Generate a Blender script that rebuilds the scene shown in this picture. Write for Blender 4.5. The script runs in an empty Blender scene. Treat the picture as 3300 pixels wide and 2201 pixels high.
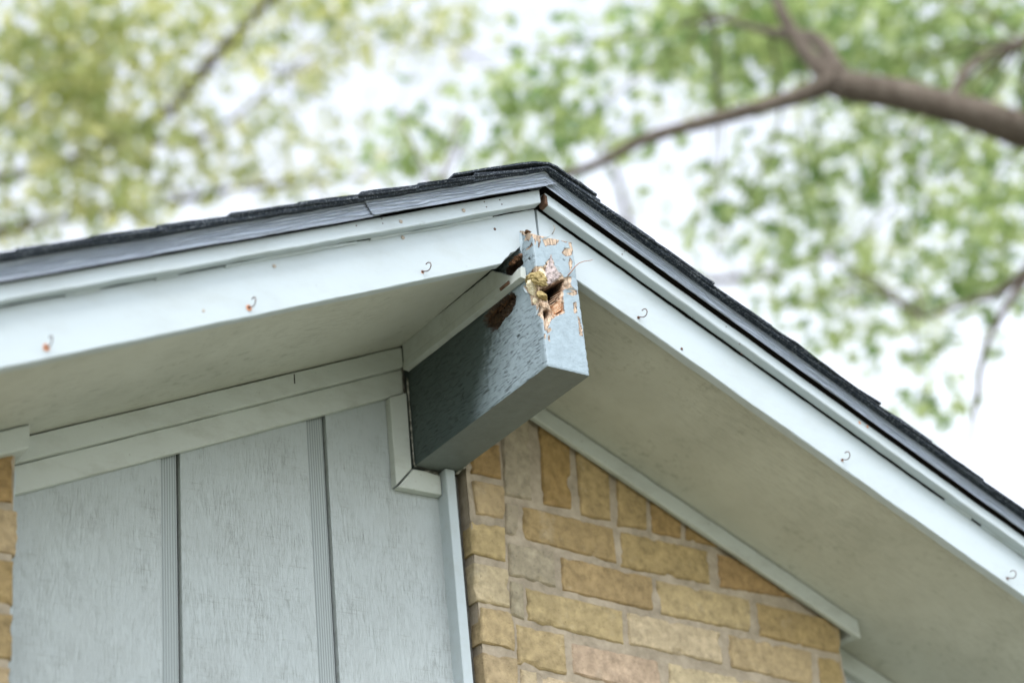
import bpy, bmesh, math, random
import numpy as np
from mathutils import Vector, Matrix, noise as mnoise

random.seed(7)
RNG = np.random.default_rng(7)
SC = bpy.context.scene
COL = SC.collection

# ------------------------------------------------------------------ camera, sky, sun, exposure
GZ = 3.6                                    # height of the beam's underside above the ground
CAM = np.array([-2.015295, -2.518388, -1.648696 + GZ])
CR = np.array([0.8222, -0.5611, -0.0956]); CR /= np.linalg.norm(CR)
CF = np.array([0.5330, 0.7002, 0.4750]); CF -= CR * (CF @ CR); CF /= np.linalg.norm(CF)
CU = np.cross(CR, CF)
FPX = 6126.54                               # focal length in photo pixels (3300 wide)

cam_d = bpy.data.cameras.new('camera')
cam = bpy.data.objects.new('camera', cam_d)
COL.objects.link(cam)
cam.matrix_world = Matrix(((CR[0], CU[0], -CF[0], CAM[0]), (CR[1], CU[1], -CF[1], CAM[1]),
                           (CR[2], CU[2], -CF[2], CAM[2]), (0, 0, 0, 1)))
cam_d.sensor_width = 36
cam_d.lens = FPX / 3300 * 36
cam_d.clip_start = 0.05
cam_d.clip_end = 2000
cam_d.dof.use_dof = True
cam_d.dof.focus_distance = float((np.array([0.0, -0.03, 0.15 + GZ]) - CAM) @ CF)
cam_d.dof.aperture_fstop = 1.5
SC.camera = cam

SUN_EL, SUN_AZ = 55.0, 210.0                # azimuth clockwise from +Y
world = bpy.data.worlds.new('World')
SC.world = world
world.use_nodes = True
wn = world.node_tree
for n in list(wn.nodes):
    wn.nodes.remove(n)
sky = wn.nodes.new('ShaderNodeTexSky')
sky.sky_type = 'NISHITA'
sky.sun_disc = False
sky.sun_elevation = math.radians(SUN_EL)
sky.sun_rotation = math.radians(SUN_AZ)
sky.air_density = 1.0
sky.dust_density = 0.5
sky.ozone_density = 1.0
hsv = wn.nodes.new('ShaderNodeHueSaturation')
hsv.inputs['Saturation'].default_value = 0.28
bg = wn.nodes.new('ShaderNodeBackground')
bg.inputs['Strength'].default_value = 0.15
wo = wn.nodes.new('ShaderNodeOutputWorld')
wn.links.new(sky.outputs[0], hsv.inputs['Color'])
wn.links.new(hsv.outputs[0], bg.inputs[0])
wn.links.new(bg.outputs[0], wo.inputs[0])

sun_d = bpy.data.lights.new('sun', 'SUN')
sun_d.energy = 0.85
sun_d.angle = math.radians(24)
sun_d.color = (1.0, 0.965, 0.92)
sun = bpy.data.objects.new('sun', sun_d)
COL.objects.link(sun)
_e, _a = math.radians(SUN_EL), math.radians(SUN_AZ)
to_sun = Vector((math.sin(_a) * math.cos(_e), math.cos(_a) * math.cos(_e), math.sin(_e)))
sun.rotation_euler = to_sun.to_track_quat('Z', 'Y').to_euler()
sun.location = to_sun * 30

SC.view_settings.view_transform = 'Standard'
SC.view_settings.look = 'None'
SC.view_settings.exposure = 1.66
SC.view_settings.gamma = 1.0
SC.view_settings.use_curve_mapping = False
SC.cycles.use_denoising = True
SC.cycles.max_bounces = 8
SC.cycles.sample_clamp_indirect = 6


# ------------------------------------------------------------------ helpers
def ray(q):
    return CF + CR * (q[0] - 1650) / FPX - CU * (q[1] - 1100.5) / FPX


def at_y(q, y):
    v = ray(q)
    return CAM + v * (y - CAM[1]) / v[1]


def at_x(q, x):
    v = ray(q)
    return CAM + v * (x - CAM[0]) / v[0]


def at_d(q, dist):
    return CAM + ray(q) * dist


def tag(o, label=None, cat=None, group=None, kind=None):
    if label: o['label'] = label
    if cat: o['category'] = cat
    if group: o['group'] = group
    if kind: o['kind'] = kind
    return o


def empty(name, loc=(0, 0, 0)):
    o = bpy.data.objects.new(name, None)
    o.location = loc
    o.empty_display_size = 0.2
    COL.objects.link(o)
    return o


def link(name, me, mat, parent=None):
    o = bpy.data.objects.new(name, me)
    if mat is not None:
        me.materials.append(mat)
    COL.objects.link(o)
    if parent is not None:
        o.parent = parent
        t = Vector((0, 0, 0))
        p = parent
        while p is not None:
            t += p.location
            p = p.parent
        o.location = -t                      # meshes are written in world coordinates
    return o


def mesh(name, V, F, mat, parent=None, smooth=False, fix=True):
    me = bpy.data.meshes.new(name)
    me.from_pydata([tuple(map(float, v)) for v in V], [], F)
    if fix:
        bm = bmesh.new()
        bm.from_mesh(me)
        bmesh.ops.recalc_face_normals(bm, faces=bm.faces)
        bm.to_mesh(me)
        bm.free()
    if smooth:
        me.polygons.foreach_set('use_smooth', [True] * len(me.polygons))
    me.update()
    return link(name, me, mat, parent)


def nz(x, y=0.0, z=0.0):
    return mnoise.noise(Vector((x, y, z)))


def box(name, lo, hi, mat, parent=None, bev=0.0015, skew=None, seg=1):
    bm = bmesh.new()
    bmesh.ops.create_cube(bm, size=1)
    lo, hi = np.array(lo, float), np.array(hi, float)
    for v in bm.verts:
        c = (np.array(v.co) + 0.5) * (hi - lo) + lo
        if skew: c = skew(c)
        v.co = Vector(c)
    if bev:
        bmesh.ops.bevel(bm, geom=bm.edges[:], offset=bev, segments=seg, affect='EDGES')
    bmesh.ops.recalc_face_normals(bm, faces=bm.faces)
    me = bpy.data.meshes.new(name)
    bm.to_mesh(me)
    bm.free()
    return link(name, me, mat, parent)


# --- node helpers
class NT:
    def __init__(s, name):
        s.m = bpy.data.materials.new(name)
        s.m.use_nodes = True
        s.t = s.m.node_tree
        for n in list(s.t.nodes): s.t.nodes.remove(n)
        s.out = s.t.nodes.new('ShaderNodeOutputMaterial')
        s.b = s.t.nodes.new('ShaderNodeBsdfPrincipled')
        s.t.links.new(s.b.outputs[0], s.out.inputs[0])
        s.co = s.t.nodes.new('ShaderNodeTexCoord').outputs['Object']

    def n(s, kind): return s.t.nodes.new(kind)
    def l(s, a, b): s.t.links.new(a, b)

    def map(s, scale=(1, 1, 1), rot=(0, 0, 0), src=None):
        m = s.n('ShaderNodeMapping')
        m.inputs['Scale'].default_value = scale
        m.inputs['Rotation'].default_value = rot
        s.l(src or s.co, m.inputs['Vector'])
        return m.outputs[0]

    def noise(s, vec, scale, detail=4, rough=0.55, dist=0.0):
        t = s.n('ShaderNodeTexNoise')
        t.inputs['Scale'].default_value = scale
        t.inputs['Detail'].default_value = detail
        t.inputs['Roughness'].default_value = rough
        t.inputs['Distortion'].default_value = dist
        s.l(vec, t.inputs['Vector'])
        return t.outputs['Fac']

    def ramp(s, fac, stops):
        r = s.n('ShaderNodeValToRGB')
        e = r.color_ramp.elements
        while len(e) < len(stops): e.new(0.5)
        for k, (p, c) in enumerate(stops):
            e[k].position = p
            e[k].color = (c, c, c, 1) if isinstance(c, (int, float)) else (*c, 1)
        s.l(fac, r.inputs[0])
        return r.outputs[0]

    def mix(s, fac, a, b, mode='MIX'):
        m = s.n('ShaderNodeMix')
        m.data_type = 'RGBA'
        m.blend_type = mode
        for sock, v in ((m.inputs[0], fac), (m.inputs[6], a), (m.inputs[7], b)):
            if isinstance(v, (int, float)): sock.default_value = v
            elif isinstance(v, tuple): sock.default_value = (*v, 1)
            else: s.l(v, sock)
        return m.outputs[2]

    def math(s, op, a, b=0.0):
        m = s.n('ShaderNodeMath')
        m.operation = op
        for sock, v in ((m.inputs[0], a), (m.inputs[1], b)):
            if isinstance(v, (int, float)): sock.default_value = v
            else: s.l(v, sock)
        return m.outputs[0]

    def bump(s, h, strength=0.3, dist=0.001, prev=None):
        b = s.n('ShaderNodeBump')
        b.inputs['Strength'].default_value = strength
        b.inputs['Distance'].default_value = dist
        s.l(h, b.inputs['Height'])
        if prev is not None: s.l(prev, b.inputs['Normal'])
        return b.outputs[0]

    def set(s, color=None, rough=None, normal=None, spec=0.4, metal=0.0):
        for nm, v in (('Base Color', color), ('Roughness', rough), ('Normal', normal)):
            if v is None: continue
            sock = s.b.inputs[nm]
            if isinstance(v, tuple): sock.default_value = (*v, 1)
            elif isinstance(v, (int, float)): sock.default_value = v
            else: s.l(v, sock)
        s.b.inputs['Specular IOR Level'].default_value = spec
        s.b.inputs['Metallic'].default_value = metal
        return s.m


PITCH = math.atan(0.4497)


def trim_paint(name, base, dirt=(0.30, 0.30, 0.26), amount=0.5, grain=True, rough=0.45):
    m = NT(name)
    big = m.noise(m.co, 3.5, 4, 0.6)
    dirtf = m.ramp(m.noise(m.map((7, 16, 16)), 1, 7, 0.74), [(0.47, 0.0), (0.70, 1.0)])
    col = m.mix(m.math('MULTIPLY', m.ramp(big, [(0.35, 0.0), (0.75, 1.0)]), 0.18 * amount),
                base, tuple(c * 0.72 for c in base))
    col = m.mix(m.math('MULTIPLY', dirtf, 0.45 * amount), col, dirt)
    # small specks of grime and fly dirt
    sp = m.ramp(m.noise(m.co, 95, 2, 0.5), [(0.70, 0.0), (0.76, 1.0)])
    col = m.mix(m.math('MULTIPLY', sp, 0.35 * amount), col, (0.13, 0.12, 0.10))
    # brush marks along the board (both rakes share the x direction well enough)
    g = m.noise(m.map((6, 60, 60)), 9, 5, 0.6)
    fine = m.noise(m.co, 260, 3, 0.6)
    nb = m.bump(g, 0.22, 0.0012)
    nb = m.bump(fine, 0.10, 0.0006, nb)
    nb = m.bump(big, 0.15, 0.006, nb)
    return m.set(col, m.ramp(dirtf, [(0, rough), (1, rough + 0.25)]), nb)


M = {}
M['trim'] = trim_paint('white_trim_paint', (0.425, 0.485, 0.515), amount=0.45)
M['frieze'] = trim_paint('weathered_trim_paint', (0.475, 0.51, 0.48), amount=1.0)


def soffit_mat():
    m = NT('soffit_paint')
    base, dark = (0.515, 0.53, 0.475), (0.27, 0.275, 0.225)
    big = m.ramp(m.noise(m.co, 5, 5, 0.65), [(0.40, 0.0), (0.78, 1.0)])
    col = m.mix(m.math('MULTIPLY', big, 0.40), base, dark)
    # thin checks of the plywood running down the slope
    lines = m.ramp(m.noise(m.map((9, 230, 9)), 3.0, 5, 0.66), [(0.535, 0.0), (0.62, 1.0)])
    patch = m.ramp(m.noise(m.co, 3.2, 3, 0.5), [(0.42, 0.0), (0.65, 1.0)])
    col = m.mix(m.math('MULTIPLY', m.math('MULTIPLY', lines, patch), 0.55), col, (0.18, 0.175, 0.145))
    mould = m.ramp(m.noise(m.co, 42, 6, 0.74), [(0.535, 0.0), (0.68, 1.0)])
    mp = m.ramp(m.noise(m.co, 4.0, 3, 0.5), [(0.40, 0.0), (0.62, 1.0)])
    col = m.mix(m.math('MULTIPLY', m.math('MULTIPLY', mould, mp), 0.42), col, (0.18, 0.18, 0.14))
    nb = m.bump(lines, 0.35, -0.0012)
    nb = m.bump(m.noise(m.co, 180, 3, 0.6), 0.12, 0.0008, nb)
    return m.set(col, 0.7, nb, 0.25)


M['soffit'] = soffit_mat()


def siding_mat():
    m = NT('rough_sawn_siding_paint')
    base = (0.425, 0.470, 0.480)
    big = m.ramp(m.noise(m.co, 4.5, 5, 0.6), [(0.38, 0.0), (0.72, 1.0)])
    col = m.mix(m.math('MULTIPLY', big, 0.35), base, (0.34, 0.36, 0.355))
    # vertical saw checks, broken by patches
    v1 = m.ramp(m.noise(m.map((330, 10, 14)), 3.0, 6, 0.72), [(0.50, 0.0), (0.60, 1.0)])
    pat = m.ramp(m.noise(m.map((14, 14, 11)), 1, 7, 0.78), [(0.43, 0.05), (0.62, 1.0)])
    col = m.mix(m.math('MULTIPLY', m.math('MULTIPLY', v1, pat), 0.62), col, (0.17, 0.18, 0.165))
    h1 = m.ramp(m.noise(m.map((5, 5, 120), (0, math.radians(-3), 0)), 3.2, 5, 0.65), [(0.56, 0.0), (0.68, 1.0)])
    col = m.mix(m.math('MULTIPLY', m.math('MULTIPLY', h1, pat), 0.42), col, (0.25, 0.26, 0.24))
    nb = m.bump(v1, 0.5, -0.0012)
    nb = m.bump(h1, 0.3, -0.0008, nb)
    nb = m.bump(m.noise(m.map((260, 40, 30)), 3, 4, 0.6), 0.25, 0.0008, nb)
    return m.set(col, 0.62, nb, 0.3)


M['siding'] = siding_mat()


def groove_mat():
    m = NT('grooved_batten_paint')
    w = m.n('ShaderNodeTexWave')
    w.wave_type = 'BANDS'; w.bands_direction = 'X'
    w.inputs['Scale'].default_value = 60
    w.inputs['Distortion'].default_value = 1.2
    w.inputs['Detail'].default_value = 2
    w.inputs['Detail Scale'].default_value = 0.6
    m.l(m.map((1, 1, 0.10)), w.inputs['Vector'])
    r = m.ramp(w.outputs['Fac'], [(0.15, 1.0), (0.55, 0.0)])
    col = m.mix(m.math('MULTIPLY', r, 0.7), (0.345, 0.385, 0.392), (0.19, 0.21, 0.205))
    return m.set(col, 0.65, m.bump(w.outputs['Fac'], 0.5, 0.001), 0.25)


M['groove'] = groove_mat()


def drip_mat():
    m = NT('grey_embossed_metal')
    src = m.map((1, 1, 1), (0, 0, 0))
    w = m.n('ShaderNodeTexWave')
    w.wave_type = 'BANDS'; w.bands_direction = 'Z'
    w.inputs['Scale'].default_value = 42
    w.inputs['Distortion'].default_value = 9.0
    w.inputs['Detail'].default_value = 4
    w.inputs['Detail Scale'].default_value = 1.1
    w.inputs['Detail Roughness'].default_value = 0.62
    # lay the grain along the slope: rotate so that both rakes read as long grain
    geo = m.n('ShaderNodeSeparateXYZ'); m.l(m.co, geo.inputs[0])
    ax = m.math('ABSOLUTE', geo.outputs[0])
    zz = m.math('ADD', geo.outputs[2], m.math('MULTIPLY', ax, 0.4497))
    cb = m.n('ShaderNodeCombineXYZ')
    m.l(m.math('MULTIPLY', geo.outputs[0], 0.16), cb.inputs[0]); m.l(geo.outputs[1], cb.inputs[1]); m.l(zz, cb.inputs[2])
    m.l(cb.outputs[0], w.inputs['Vector'])
    col = m.mix(m.ramp(m.noise(m.co, 7, 4, 0.6), [(0.3, 0.0), (0.8, 0.5)]), (0.275, 0.325, 0.395), (0.335, 0.380, 0.445))
    col = m.mix(m.math('MULTIPLY', m.ramp(w.outputs['Fac'], [(0.12, 1.0), (0.45, 0.0)]), 0.5), col, (0.085, 0.105, 0.135))
    nb = m.bump(w.outputs['Fac'], 1.0, 0.0034)
    return m.set(col, 0.30, nb, 1.0)


M['drip'] = drip_mat()


def shingle_mat():
    m = NT('asphalt_shingle_granules')
    g = m.noise(m.co, 620, 2, 0.6)
    v = m.n('ShaderNodeTexVoronoi'); v.inputs['Scale'].default_value = 520
    m.l(m.co, v.inputs['Vector'])
    cell = m.n('ShaderNodeSeparateColor'); m.l(v.outputs['Color'], cell.inputs[0])
    lite = m.ramp(cell.outputs[0], [(0.80, 0.0), (0.92, 1.0)])
    col = m.mix(lite, (0.016, 0.024, 0.036), (0.17, 0.19, 0.21))
    col = m.mix(m.ramp(m.noise(m.co, 16, 4, 0.6), [(0.45, 0.0), (0.7, 0.5)]), col, (0.035, 0.042, 0.048))
    return m.set(col, 0.85, m.bump(g, 0.8, 0.0015), 0.3)


M['shingle'] = shingle_mat()


def attr_mat(name, rough, bumps, spec=0.3, var=0.35, vscale=60, streak=None):
    m = NT(name)
    a = m.n('ShaderNodeAttribute'); a.attribute_name = 'Col'
    f = m.noise(m.co, vscale, 6, 0.68)
    dark = m.mix(1.0, a.outputs['Color'], m.ramp(f, [(0.25, 1 - var), (0.75, 1 + var * 0.4)]), 'MULTIPLY')
    nb = None
    for (sc, st, di) in bumps:
        nb = m.bump(m.noise(m.co, sc, 4, 0.6), st, di, nb)
    return m, dark, nb, a


def brick_mat():
    m, col, nb, a = attr_mat('buff_brick', 0.9, [(60, 0.7, 0.004), (260, 0.9, 0.0022)], var=0.48, vscale=46)
    lime = m.ramp(m.noise(m.co, 11, 5, 0.65), [(0.60, 0.0), (0.78, 1.0)])
    col = m.mix(m.math('MULTIPLY', lime, 0.34), col, (0.56, 0.51, 0.42))
    soot = m.ramp(m.noise(m.co, 23, 6, 0.7), [(0.56, 0.0), (0.80, 1.0)])
    col = m.mix(m.math('MULTIPLY', soot, 0.45), col, (0.17, 0.13, 0.085))
    pits = m.ramp(m.noise(m.co, 170, 2, 0.5), [(0.68, 0.0), (0.75, 1.0)])
    col = m.mix(m.math('MULTIPLY', pits, 0.5), col, (0.13, 0.09, 0.05))
    return m.set(col, 0.92, nb, 0.15)


M['brick'] = brick_mat()


def simple(name, base, other, sc=20, rough=0.8, bump=0.4, spec=0.25, lo=0.35, hi=0.7, bsc=None):
    m = NT(name)
    col = m.mix(m.ramp(m.noise(m.co, sc, 6, 0.66), [(lo, 0.0), (hi, 1.0)]), base, other)
    nb = m.bump(m.noise(m.co, bsc or sc * 4, 4, 0.6), bump, 0.002)
    return m.set(col, rough, nb, spec)


M['mortar'] = simple('grey_mortar', (0.43, 0.365, 0.28), (0.26, 0.22, 0.165), 30, 0.95, 0.6, 0.1, bsc=220)
M['attic'] = simple('raw_sheathing_shade', (0.035, 0.027, 0.022), (0.016, 0.013, 0.011), 20, 0.9)
M['rawwood'] = simple('raw_brown_wood', (0.17, 0.095, 0.06), (0.055, 0.033, 0.024), 60, 0.85)
M['rust'] = simple('rusty_steel', (0.06, 0.045, 0.05), (0.16, 0.07, 0.035), 300, 0.6, 0.3)
M['ruststain'] = simple('rust_stain', (0.46, 0.18, 0.09), (0.60, 0.36, 0.24), 400, 0.8, 0.2)
M['nail'] = simple('painted_nail_head', (0.46, 0.42, 0.36), (0.22, 0.16, 0.12), 500, 0.6, 0.2)
M['caulk'] = simple('dirty_caulk', (0.55, 0.55, 0.50), (0.12, 0.12, 0.10), 60, 0.7, 0.5, lo=0.3, hi=0.6)
M['darkcaulk'] = simple('blackened_sealant', (0.10, 0.095, 0.085), (0.035, 0.035, 0.03), 50, 0.8, 0.6)
M['foam'] = simple('aged_expanding_foam', (0.37, 0.29, 0.13), (0.20, 0.15, 0.06), 95, 0.7, 0.5, lo=0.35, hi=0.75)
M['palefoam'] = simple('pale_expanding_foam', (0.80, 0.74, 0.58), (0.60, 0.50, 0.30), 110, 0.7, 0.4)
M['fibre'] = simple('torn_orange_fibre', (0.50, 0.20, 0.07), (0.70, 0.52, 0.36), 260, 0.8, 0.3, lo=0.4, hi=0.6)
M['palefibre'] = simple('torn_pale_fibre', (0.66, 0.52, 0.40), (0.42, 0.27, 0.17), 260, 0.8, 0.3)
M['darkfibre'] = simple('rotten_brown_fibre', (0.13, 0.065, 0.03), (0.05, 0.025, 0.013), 200, 0.9, 0.5)
M['twig'] = simple('dry_red_stem', (0.30, 0.15, 0.11), (0.40, 0.25, 0.18), 200, 0.7, 0.2)
M['flake'] = simple('curled_paint_flake', (0.47, 0.56, 0.62), (0.36, 0.43, 0.48), 120, 0.5, 0.3)


def beam_mat():
    m, col, nb, a = attr_mat('peeling_blue_beam_paint', 0.6, [(70, 0.35, 0.002), (300, 0.3, 0.0008)], var=0.16, vscale=45)
    # paint alligatoring along the grain (beam runs along Y); alpha of Col says how much paint there is
    ck = m.ramp(m.noise(m.map((60, 15, 150)), 2.6, 6, 0.68, 0.35), [(0.565, 0.0), (0.62, 1.0)])
    ck = m.math('MULTIPLY', ck, a.outputs['Alpha'])
    geo = m.n('ShaderNodeSeparateXYZ'); m.l(m.n('ShaderNodeNewGeometry').outputs['Normal'], geo.inputs[0])
    side = m.ramp(m.math('ABSOLUTE', geo.outputs[0]), [(0.5, 0.08), (0.8, 1.0)])
    ck = m.math('MULTIPLY', ck, side)
    col = m.mix(m.math('MULTIPLY', ck, 0.72), col, (0.05, 0.065, 0.065))
    # splintered wood grain where the paint is gone
    wd = m.ramp(m.noise(m.map((220, 220, 30)), 1.4, 4, 0.65), [(0.42, 1.0), (0.60, 0.45)])
    bare = m.mix(1.0, col, wd, 'MULTIPLY')
    col = m.mix(a.outputs['Alpha'], bare, col)
    nb = m.bump(ck, 0.8, -0.0022, nb)
    return m.set(col, 0.55, nb, 0.35)


M['beam'] = beam_mat()


# ------------------------------------------------------------------ the house
ML = 0.4497                       # rake slope
house = tag(empty('brick_house', (0, 2.5, 0)),
            'buff brick house with white gable, dark shingles and a rotted blue beam end', 'house')


def ring_profile(ya, yb, za, zb, ch):
    return [(ya, za + ch), (ya + ch, za), (yb - ch, za), (yb, za + ch), (yb, zb - ch), (yb - ch, zb), (ya + ch, zb), (ya, zb - ch)]


def rake_board(name, side, ya, yb, za, zb, t0, t1, mat, ch=0.0018, wob=0.0011, seg=0.02, k0=0.0, k1=0.0, prof=None, seed=0.0, parent=None, endwob=0.0, edge=None, etop=None):
    """A board that follows the rake: profile in (y, height above the z'=0 rake line), swept along |x|."""
    P = prof or ring_profile(ya, yb, za, zb, ch)
    zlo, zhi = min(p[1] for p in P), max(p[1] for p in P)
    n = max(2, int((t1 - t0) / seg))
    V, F = [], []
    N = len(P)
    for i in range(n + 1):
        for j, (y, zz) in enumerate(P):
            t = t0 + (t1 - t0) * i / n
            if i == 0: t += k0 * (zz - zlo) / (zhi - zlo) + endwob * nz(zz * 160, y * 160, seed)
            if i == n: t += k1 * (zz - zlo) / (zhi - zlo)
            w = wob * nz(t * 13 + seed, j * 3.7, seed) + wob * 0.6 * nz(t * 55 + seed, j * 3.7, 9)
            if etop and zz > zhi - 0.004: w += etop(t)
            w2 = wob * nz(t * 9 + seed, j * 2.1, 5 + seed)
            if edge and zz < zlo + 0.004: w += edge(t)
            V.append((side * t, y + w2, GZ + zz - ML * t + w))
    for i in range(n):
        for j in range(N):
            a, b = i * N + j, i * N + (j + 1) % N
            F.append((a, b, b + N, a + N))
    F.append(tuple(range(N)))
    F.append(tuple(range(n * N, n * N + N)))
    return mesh(name, V, F, mat, parent or house)


TE = 3.25                         # rake length in x
ZF0, ZF1 = 0.2764, 0.3905         # fascia
ZS = 0.3034                       # soffit plane
# --- fascia boards (left one is rotted away beside the beam)
def rotL(t):
    e = 0.030 * max(0.0, 1 - abs(t - 0.050) / 0.052) ** 0.8
    return e + (0.007 * nz(t * 260, 1) if 0.01 < t < 0.095 else 0)


fasciaL = rake_board('fascia_board', -1, 0.0, 0.021, ZF0, 0.3872, 0.0068, TE, M['trim'], seed=1.0, endwob=0.004, seg=0.006, edge=rotL,
                     etop=lambda t: 0.0008 * nz(t * 60, 2) - 0.0006)
fasciaL['label'] = 'white rake board with three rusty cup hooks, rotted beside the beam'
fasciaR = rake_board('fascia_board', 1, 0.0008, 0.0218, ZF0, 0.3858, -0.0012, TE, M['trim'], seed=2.0, endwob=0.004, seg=0.006,
                     etop=lambda t: 0.0014 * nz(t * 38, 2) + 0.0009 * nz(t * 160, 4) + 0.0012 * nz(t * 5, 9) - (0.0012 if t < 0.5 else 0.0))
fasciaR['label'] = 'white rake board running down to the right with three cup hooks'
# --- moulding strips over them, standing off by a dark gap
gapL = lambda t: 0.0022 * nz(t * 7, 3) + 0.0012 * nz(t * 40, 1)
stripL = rake_board('rake_moulding', -1, -0.0249, -0.0015, 0.3861, 0.4180, 0.0075, TE, M['trim'], seed=3.0, edge=gapL, endwob=0.004)
stripR = rake_board('rake_moulding', 1, -0.0249, -0.0030, 0.3861, 0.4146, 0.0060, TE, M['trim'], seed=4.0, edge=lambda t: 0.0010 * nz(t * 30, 7), endwob=0.004)
# brown bare end of the right strip
rake_board('bare_wood_end', 1, -0.0256, -0.004, 0.3852, 0.4090, 0.0035, 0.0095, M['rawwood'], seed=5.0, endwob=0.003, wob=0.0015, seg=0.003, parent=stripR)
# sub fascia behind the crack, raw wood coloured near-black to hold the crack's shade
rake_board('sub_fascia', -1, 0.023, 0.06, 0.325, 0.440, 0.0, TE, M['attic'], seed=6)
rake_board('sub_fascia', 1, 0.0235, 0.06, 0.325, 0.440, 0.0, TE, M['attic'], seed=7)
# remnants of caulk along the joint under the left strip
for (ta, tb) in ((0.115, 0.40), (0.43, 0.70), (0.79, 0.83), (0.93, 0.99)):
    rake_board('caulk_bead', -1, -0.0040, 0.0006, 0.3815, 0.3872, ta, tb, M['trim'], ch=0.0015, wob=0.0022, seg=0.006, seed=ta * 9, parent=fasciaL)
for (ta, tb) in ((1.03, 1.10), (1.13, 1.32)):
    rake_board('caulk_bead', 1, -0.0050, 0.0006, 0.3830, 0.3880, ta, tb, M['trim'], ch=0.0012, wob=0.0018, seg=0.006, seed=ta * 9, parent=fasciaR)


# --- drip edge, grey embossed metal
def drip_prof(y):
    return [(y - 0.0035, 0.4155), (y - 0.0042, 0.4172), (y - 0.0030, 0.4190), (y, 0.4215), (y, 0.4520),
            (y + 0.06, 0.4520), (y + 0.06, 0.4508), (y + 0.0012, 0.4508), (y + 0.0012, 0.4215), (y - 0.0015, 0.4172)]


dk = 0.034
dA = rake_board('drip_edge', -1, 0, 0, 0, 0, -0.024, 0.4125, M['drip'], prof=drip_prof(-0.0392), wob=0.0004, k0=0.021, k1=0.018, seed=8)
dA['label'] = 'short grey metal drip edge lapped over its neighbour and across the ridge'
dB = rake_board('drip_edge', -1, 0, 0, 0, 0, 0.40, TE, M['drip'], prof=drip_prof(-0.0350), wob=0.0005, seed=9)
dB['label'] = 'grey metal drip edge along the left rake'
dC = rake_board('drip_edge', 1, 0, 0, 0, 0, -0.0, TE, M['drip'], prof=drip_prof(-0.0350), wob=0.0005, seed=10)
dC['label'] = 'grey metal drip edge along the right rake'

# --- roof deck and shingle courses
DECK = 0.4535
YR0, YR1 = -0.0530, 5.6
rake_board('roof_deck', -1, -0.02, YR1, 0.4420, 0.4506, 0.02, TE, M['attic'], wob=0, seg=0.2)
rake_board('roof_deck', 1, -0.02, YR1, 0.4420, 0.4506, 0.02, TE, M['attic'], wob=0, seg=0.2)


def shingle_courses(side, butts):
    V, F = [], []
    rows = [-0.0, 0.012, 0.03] + list(np.linspace(0.1, YR1 - YR0, 30))
    cs = math.cos(PITCH)
    for k, tb in enumerate(butts):
        up = max(tb - 0.26, 0.0)
        e1 = 0.0088 + 0.002 * random.random()
        th = 0.0036 + 0.0012 * random.random()
        y0 = YR0 + 0.004 * (random.random() - 0.5)
        prof = []
        nseg = 9
        for i in range(nseg + 1):            # underside then topside, butt first
            u = i / nseg
            prof.append((tb + (up - tb) * u, e1 + (0.001 - e1) * u))
        top = [(t, e + th) for t, e in prof][::-1]
        pr = prof + top
        N = len(pr)
        base = len(V)
        for r, dy in enumerate(rows):
            for j, (t, e) in enumerate(pr):
                wx = 0.0022 * nz(t * 90 + k * 7, j * 0.9, side) + 0.003 * nz(t * 14 + k, 2, side)
                y = y0 + dy + (wx if r < 2 else 0)
                droop = -0.003 * max(0, 1 - dy / 0.03) * (0.7 + 0.6 * nz(t * 8, k))
                tj = t + 0.003 * nz(y * 9, k * 3, side) * (1 if j in (0, N - 1) else 0)
                V.append((side * tj, y, GZ + DECK + e / cs + droop - ML * t + 0.0007 * nz(t * 120, y * 120, k)))
        for r in range(len(rows) - 1):
            for j in range(N):
                a, b = base + r * N + j, base + r * N + (j + 1) % N
                F.append((a, b, b + N, a + N))
        F.append(tuple(range(base, base + N)))
        F.append(tuple(range(base + (len(rows) - 1) * N, base + len(rows) * N)))
    # starter strip under the courses, slumped over the drip edge
    base = len(V)
    n = 140
    pr = [(0.0, -0.003), (-0.0, 0.004), (0.05, 0.0045), (0.4, 0.0045), (0.4, 0.0), (0.028, -0.0005)]
    N = len(pr)
    for i in range(n + 1):
        t = TE + 0.02 - (TE + 0.02) * i / n
        for j, (dy, e) in enumerate(pr):
            w = 0.003 * nz(t * 9, 1, side) + 0.0015 * nz(t * 60, j, side)
            V.append((side * t, YR0 + 0.004 + dy + (w if dy < 0.04 else 0), GZ + DECK + e - ML * t + 0.0008 * nz(t * 40, j)))
    for i in range(n):
        for j in range(N):
            a, b = base + i * N + j, base + i * N + (j + 1) % N
            F.append((a, b, b + N, a + N))
    F.append(tuple(range(base, base + N)))
    return V, F


bl = [0.3187, 0.4450, 0.5791, 0.7134, 0.8482, 0.9670, 1.0937]
while bl[-1] < TE - 0.1: bl.append(bl[-1] + 0.131)
bl = [0.185] + bl
br = [0.1242, 0.2562, 0.400, 0.5456, 0.6910, 0.8291, 0.970, 1.1130]
while br[-1] < TE - 0.1: br.append(br[-1] + 0.141)
roof = empty('shingle_roof', (0, 2.5, 0))
roof.parent = house
roof.location = (0, 0, 0)
VL, FL = shingle_courses(-1, bl)
mesh('shingle_slope', VL, FL, M['shingle'], roof)
VR, FR = shingle_courses(1, br)
mesh('shingle_slope', VR, FR, M['shingle'], roof)
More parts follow.
